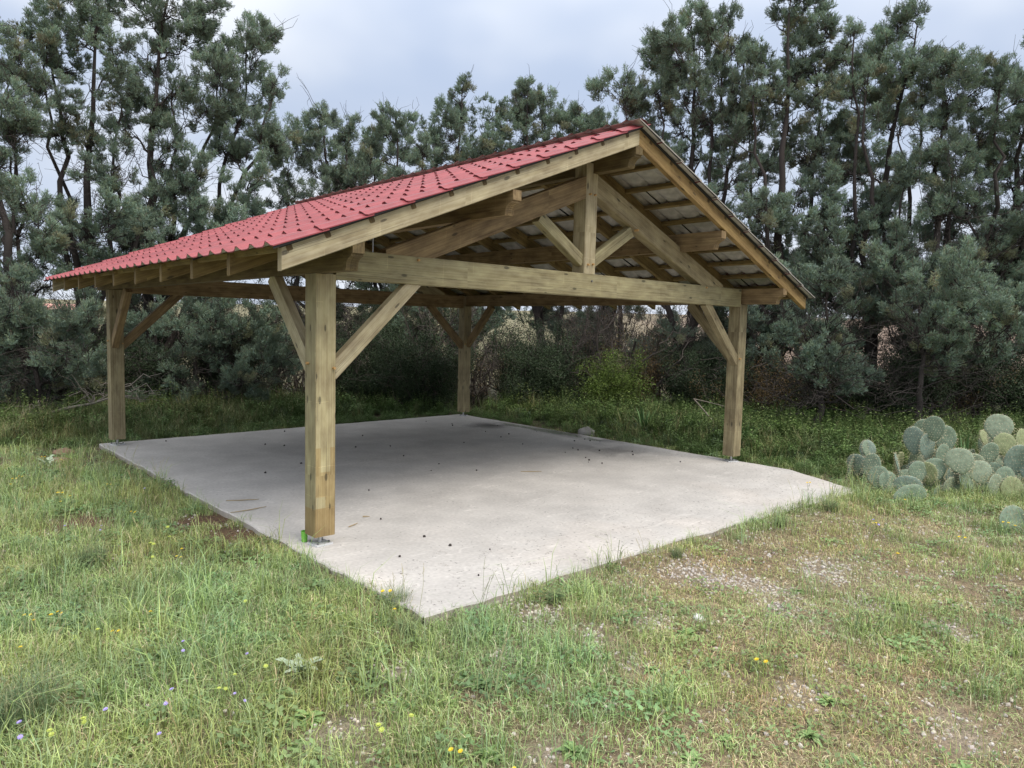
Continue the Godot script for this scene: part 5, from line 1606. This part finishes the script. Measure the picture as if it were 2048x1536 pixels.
# ---------------------------------------------------------------- small things
func build_things() -> void:
	# rusty fence
	var fence := thing("wire_fence", "old wire mesh fence on rusty iron posts behind the shrubs", "fence", Vector3(0, 0, -18.9))
	var posts := [-12.4, -8.1, -3.75, 1.62, 7.8, 12.6]
	var iron := Build.new()
	for k in 2:
		var d := Vector3(0.022, 0, 0) if k == 0 else Vector3(0, 0, 0.022)
		var nn := Vector3(d.z, 0, d.x).normalized()
		for side in [-1.0, 1.0]:
			var off: Vector3 = nn * 0.002 * side
			iron.quad(-d + off, d + off, d + off + Vector3(0, 1.85, 0), -d + off + Vector3(0, 1.85, 0), nn * side, Vector2.ZERO, Vector2.ZERO, Vector2.ZERO, Vector2.ZERO)
	var iron_mesh := iron.mesh(mats.rust)
	for x in posts:
		var z: float = -18.9 + (2.4 if x > 7 else 0.0)
		put("fence_post", iron_mesh, fence, Transform3D(Basis(Vector3.BACK, 0.03), Vector3(x, height(x, z), z + 18.9)))
	var wires := Build.new()
	for k in posts.size() - 1:
		var a := Vector3(posts[k], 0, 2.4 if posts[k] > 7 else 0.0)
		var b := Vector3(posts[k + 1], 0, 2.4 if posts[k + 1] > 7 else 0.0)
		for j in 7:
			var y := 0.12 + j * 0.24
			wires.tube([a + Vector3(0, y, 0), a.lerp(b, 0.5) + Vector3(0, y - 0.03, 0), b + Vector3(0, y, 0)], [0.0025, 0.0025, 0.0025], 3)
		for j in int(a.distance_to(b) / 0.2):
			var p := a.lerp(b, j * 0.2 / a.distance_to(b))
			wires.tube([p + Vector3(0, 0.1, 0), p + Vector3(0, 1.55, 0)], [0.0018, 0.0018], 3)
	put("wire_mesh", wires.mesh(mats.wire), fence).set_meta("kind", "stuff")

	# green cup
	var cup := Build.new()
	var prof := [Vector2(0.0, 0.002), Vector2(0.024, 0.0), Vector2(0.026, 0.004), Vector2(0.0315, 0.095), Vector2(0.033, 0.098), Vector2(0.0325, 0.102), Vector2(0.03, 0.1), Vector2(0.025, 0.01), Vector2(0.0, 0.008)]
	for k in prof.size() - 1:
		var a: Vector2 = prof[k]
		var b: Vector2 = prof[k + 1]
		var d := (b - a).normalized()
		for s in 20:
			var a0 := TAU * s / 20
			var a1 := TAU * (s + 1) / 20
			var e0 := Vector3(cos(a0), 0, sin(a0))
			var e1 := Vector3(cos(a1), 0, sin(a1))
			var nn := ((e0 + e1).normalized() * d.y + Vector3(0, -d.x, 0)).normalized()
			cup.quad(e0 * a.x + Vector3(0, a.y, 0), e1 * a.x + Vector3(0, a.y, 0), e1 * b.x + Vector3(0, b.y, 0), e0 * b.x + Vector3(0, b.y, 0), nn, Vector2.ZERO, Vector2.ZERO, Vector2.ZERO, Vector2.ZERO)
	tag(put("plastic_cup", cup.mesh(mats.cup), self, Transform3D(Basis.IDENTITY, spot(-0.078, 0.147, 0.001))), "bright green plastic cup on the slab beside the foot of the near post", "cup")

	# stones
	var brown := plain(Color(0.26, 0.17, 0.11), 0.9)
	var grey := plain(Color(0.3, 0.29, 0.27), 0.9)
	var white := plain(Color(0.75, 0.74, 0.72), 0.7)
	for m in [brown, grey, white]:
		m.normal_enabled = true
		m.normal_texture = mats.stone.normal_texture
		m.uv1_triplanar = true
		m.uv1_scale = Vector3(3, 3, 3)
	for a in [[brown, Vector3(0.2, 0.06, 0.14), -6.79, -10.9, "flat orange-brown stone in the grass left of the back left post", 5], [brown, Vector3(0.2, 0.04, 0.13), -6.45, -10.25, "brown stone half sunk in the grass, nearest of the two brown stones", 6], [grey, Vector3(0.2, 0.13, 0.14), 1.46, -14.0, "grey stone in the weeds at the back right edge of the slab", 7], [white, Vector3(0.055, 0.02, 0.04), 1.36, -4.98, "flat white stone lying in the dry grass in the foreground", 8]]:
		tag(put("stone", rock(a[1], a[5], a[0]), self, Transform3D(Basis(Vector3.UP, a[5]), Vector3(a[2], height(a[2], a[3]) + a[1].y * 0.35, a[3]))), a[4], "stone")

	# fallen branch and leaning stick
	rng.seed = 44
	var branch := Build.new()
	var main := [Vector3(0, 0.15, 0), Vector3(0.3, 0.13, 0.05), Vector3(0.65, 0.17, 0.0), Vector3(1.0, 0.27, -0.05), Vector3(1.35, 0.34, -0.1), Vector3(1.75, 0.48, -0.1), Vector3(2.0, 0.5, -0.15)]
	branch.tube(main, [0.03, 0.034, 0.032, 0.028, 0.022, 0.015, 0.008], 7)
	for k in 16:
		var from: Vector3 = main[rng.randi_range(0, 5)]
		var to := from + Vector3(r(-0.5, 0.8), r(-0.15, 0.55), r(-0.3, 0.3)) * r(0.6, 1.3)
		branch.tube(curve(from, to, Vector3(r(-0.1, 0.1), 0.08, 0), 6, 0.2), taper(0.014, 0.004, 6), 4)
		branch.tube(curve(from.lerp(to, 0.6), to + any_dir() * 0.4, Vector3.ZERO, 3, 0.1), taper(0.007, 0.003, 3), 3)
	tag(put("fallen_branch", branch.mesh(mats.dead), self, Transform3D(Basis.IDENTITY, Vector3(-9.2, height(-9.2, -13.4) + 0.12, -13.4))), "fallen bare grey branch with thin twigs lying at the far left", "branch")
	var stick := Build.new()
	stick.tube([Vector3(0, 0.72, 0), Vector3(0.2, 0.5, 0.02), Vector3(0.4, 0.28, 0), Vector3(0.55, 0.0, 0.05)], [0.014, 0.018, 0.02, 0.02], 6)
	stick.tube([Vector3(0, 0.72, 0), Vector3(0.3, 0.66, 0.05), Vector3(0.65, 0.58, 0.05)], [0.01, 0.008, 0.005], 5)
	tag(put("leaning_stick", stick.mesh(mats.dead), self, Transform3D(Basis.IDENTITY, Vector3(3.55, height(3.6, -14.1), -14.1))), "bare grey stick leaning in the weeds left of the right post", "stick")
	for a in [[0.1, 2.0, 0.35, "thin pale twig lying on the slab toward the back left post", 0.3], [-0.02, 1.55, 0.4, "thin twig on the slab's left edge behind the near post", 0.8], [0.82, 0.55, 0.07, "short brown wood chip on the slab right of the near post", 0.2], [3.9, 1.25, 0.3, "thin straw lying on the middle of the slab", 0.15], [0.55, 0.35, 0.16, "curled dry twig on the slab beside the near post", 1.2]]:
		var t := Build.new()
		var L: float = a[2]
		t.tube([Vector3(-L / 2, 0.006, 0), Vector3(0, 0.01, L * 0.08), Vector3(L / 2, 0.006, 0)], [0.003 + 0.01 * (0.07 / L) * 0.5, 0.006, 0.003], 5)
		tag(put("twig", t.mesh(plain(Color(0.4, 0.31, 0.18), 0.9)), self, Transform3D(Basis(Vector3.UP, a[4]), spot(a[0], a[1], 0.002))), a[3], "twig")

	# cypress cones dropped on the slab
	rng.seed = 45
	var cone := rock(Vector3(0.012, 0.01, 0.012), 3, plain(Color(0.05, 0.042, 0.038), 0.9), 8, 6)
	var proto: Node3D
	for k in 46:
		var u := r(0.0, 7.0)
		var v := r(0.2, 6.7)
		if k < 16:
			u = r(5.2, 6.9)
			v = r(0.7, 4.6)
		if k > 40:
			u = r(0.3, 2.2)
			v = r(-1.6, -0.4)
		var at := spot(u, v, 0.008)
		if k == 0:
			proto = put("cypress_cone", cone, self, Transform3D(Basis.IDENTITY, at))
			tag(proto, "small dark cypress cone lying on the concrete slab", "cone", "cypress cones scattered on the slab")
		else:
			copy(proto, "cypress_cone", at, r(0, TAU), r(0.55, 1.35))
	var bits := Build.new()
	for k in 7:
		var a := r(0, TAU)
		var p := Vector3(r(-0.05, 0.05), 0.002, r(-0.05, 0.05))
		var d := Vector3(cos(a), 0.1, sin(a)) * r(0.008, 0.025)
		bits.tri(p, p + d * 0.5 + Vector3(-d.z, 0, d.x) * 0.25, p + d, Color(0.09, 0.065, 0.045))
	var bit := bits.mesh(mats.pebble)
	var where := []
	var tint := []
	for k in 420:
		var u := r(-0.1, 7.0)
		var v := r(-1.9, 6.8)
		if k < 150:
			u = r(5.3, 7.05)
			v = r(0.4, 5.6)
		elif k < 300:
			u = r(-0.1, 6.0)
			v = r(-1.9, -0.9)
		if u > 6.4 and v < -0.8:
			continue
		where.append(Transform3D(Basis(Vector3.UP, r(0, TAU)) * Basis.from_scale(Vector3.ONE * r(0.5, 1.2)), spot(u, v, 0.002)))
		tint.append(Color.WHITE * r(0.7, 1.8))
	scatter("litter", bit, where, tint)

	# farmhouse glimpsed through the trees
	var house := thing("farmhouse", "pale farmhouse with a faded pink roof glimpsed through the trees at far left", "house", Vector3(-55, 1.45, -90), 0.25)
	house.scale = Vector3.ONE * 0.55
	var wall := Build.new()
	for f in [[Vector3(4.5, 0, 3), Vector3(-4.5, 0, 3), Vector3.BACK], [Vector3(4.5, 0, -3), Vector3(-4.5, 0, -3), Vector3.FORWARD], [Vector3(4.5, 0, 3), Vector3(4.5, 0, -3), Vector3.RIGHT], [Vector3(-4.5, 0, 3), Vector3(-4.5, 0, -3), Vector3.LEFT]]:
		wall.quad(f[0], f[1], f[1] + Vector3(0, 2.6, 0), f[0] + Vector3(0, 2.6, 0), f[2], Vector2.ZERO, Vector2.ZERO, Vector2.ZERO, Vector2.ZERO)
	for s in [-1.0, 1.0]:
		wall.tri(Vector3(4.5 * s, 2.6, -3), Vector3(4.5 * s, 2.6, 3), Vector3(4.5 * s, 3.7, 0), Color.WHITE)
	put("wall", wall.mesh(plain(Color(0.75, 0.72, 0.68), 0.9)), house)
	var roof := Build.new()
	for s in [-1.0, 1.0]:
		for drop in 2:
			var low := Vector3(0, -0.15 * drop, 0)
			roof.quad(Vector3(-4.9, 2.5, 3.4 * s) + low, Vector3(4.9, 2.5, 3.4 * s) + low, Vector3(4.9, 3.8, 0) + low, Vector3(-4.9, 3.8, 0) + low, Vector3(0, 1, 0.4 * s), Vector2.ZERO, Vector2.ZERO, Vector2.ZERO, Vector2.ZERO)
	put("roof", roof.mesh(plain(Color(0.55, 0.3, 0.25), 0.9)), house)
	var pane := BoxMesh.new()
	pane.size = Vector3(1.0, 1.1, 0.1)
	pane.material = plain(Color(0.05, 0.06, 0.07), 0.3)
	for x in [-2.8, 0.0, 2.8]:
		put("window", pane, house, Transform3D(Basis.IDENTITY, Vector3(x, 1.5, 3.02)))


# ---------------------------------------------------------------- sky
func sky_picture() -> ImageTexture:
	var w := 1024
	var h := 512
	var big := noise(FastNoiseLite.TYPE_SIMPLEX_SMOOTH, 0.42, 5, 91)
	var fine := noise(FastNoiseLite.TYPE_SIMPLEX_SMOOTH, 1.3, 4, 92)
	var im := Image.create(w, h, false, Image.FORMAT_RGBF)
	for y in h:
		var el := PI / 2 - PI * (y + 0.5) / h
		var s := sin(el)
		for x in w:
			if s < -0.02:
				im.set_pixel(x, y, Color(0.3, 0.29, 0.26))
				continue
			var az := TAU * (x + 0.5) / w
			var d := Vector3(sin(az) * cos(el), maxf(s, 0.0), cos(az) * cos(el))
			var p := d / (d.y + 0.32) * 1.5
			var c := 0.5 + 0.62 * big.get_noise_2d(p.x, p.z) + 0.16 * fine.get_noise_2d(p.x, p.z)
			c = smoothstep(0.25, 0.8, c)
			var blue := Color(0.45, 0.54, 0.71).lerp(Color(0.62, 0.69, 0.81), clampf(1.0 - s * 3.0, 0, 1))
			var cloud := Color(0.79, 0.83, 0.9)
			var col := blue.lerp(cloud, c).lerp(Color(0.8, 0.82, 0.86), smoothstep(0.3, 0.8, s))
			col *= 1.0 + 1.05 * smoothstep(0.22, 1.0, s)      # an overcast sky is brightest overhead
			im.set_pixel(x, y, col * SKY_GAIN)
	return ImageTexture.create_from_image(im)


const SKY_GAIN := 0.71


func _ready() -> void:
	var cam := Camera3D.new()
	cam.name = "camera"
	cam.fov = 55.79
	cam.near = 0.05
	cam.far = 1000.0
	cam.position = Vector3(0, 2.0262, 0)
	cam.basis = Basis(Vector3.RIGHT, -0.0785) * Basis(Vector3.BACK, 0.0239)
	add_child(cam)
	cam.current = true
	var env := Environment.new()
	env.background_mode = Environment.BG_SKY
	env.tonemap_mode = Environment.TONE_MAPPER_LINEAR
	env.tonemap_exposure = 1.6
	env.sdfgi_enabled = true
	env.ssao_enabled = true
	env.ssil_enabled = true
	var sky := Sky.new()
	var pan := PanoramaSkyMaterial.new()
	pan.panorama = sky_picture()
	sky.sky_material = pan
	env.sky = sky
	var around := WorldEnvironment.new()
	around.name = "sky"
	around.environment = env
	add_child(around)
	var sun := DirectionalLight3D.new()
	sun.name = "sun"
	sun.light_energy = 0.44
	sun.light_color = Color(1.0, 0.96, 0.9)
	sun.light_angular_distance = 30.0
	sun.shadow_enabled = true
	sun.transform = Transform3D(Basis.looking_at(-Vector3(0.5, 1.0, 0.5)), Vector3(10, 20, 10))
	add_child(sun)

	bumps.seed = 3
	bumps.frequency = 0.6
	bumps.noise_type = FastNoiseLite.TYPE_SIMPLEX_SMOOTH
	bumps.fractal_octaves = 3
	patches.seed = 14
	patches.frequency = 0.35
	patches.noise_type = FastNoiseLite.TYPE_SIMPLEX_SMOOTH
	patches.fractal_octaves = 3
	make_materials()
	build_ground()
	build_carport()
	build_trees()
	build_cactus()
	build_things()
	build_plants()
	build_grass()
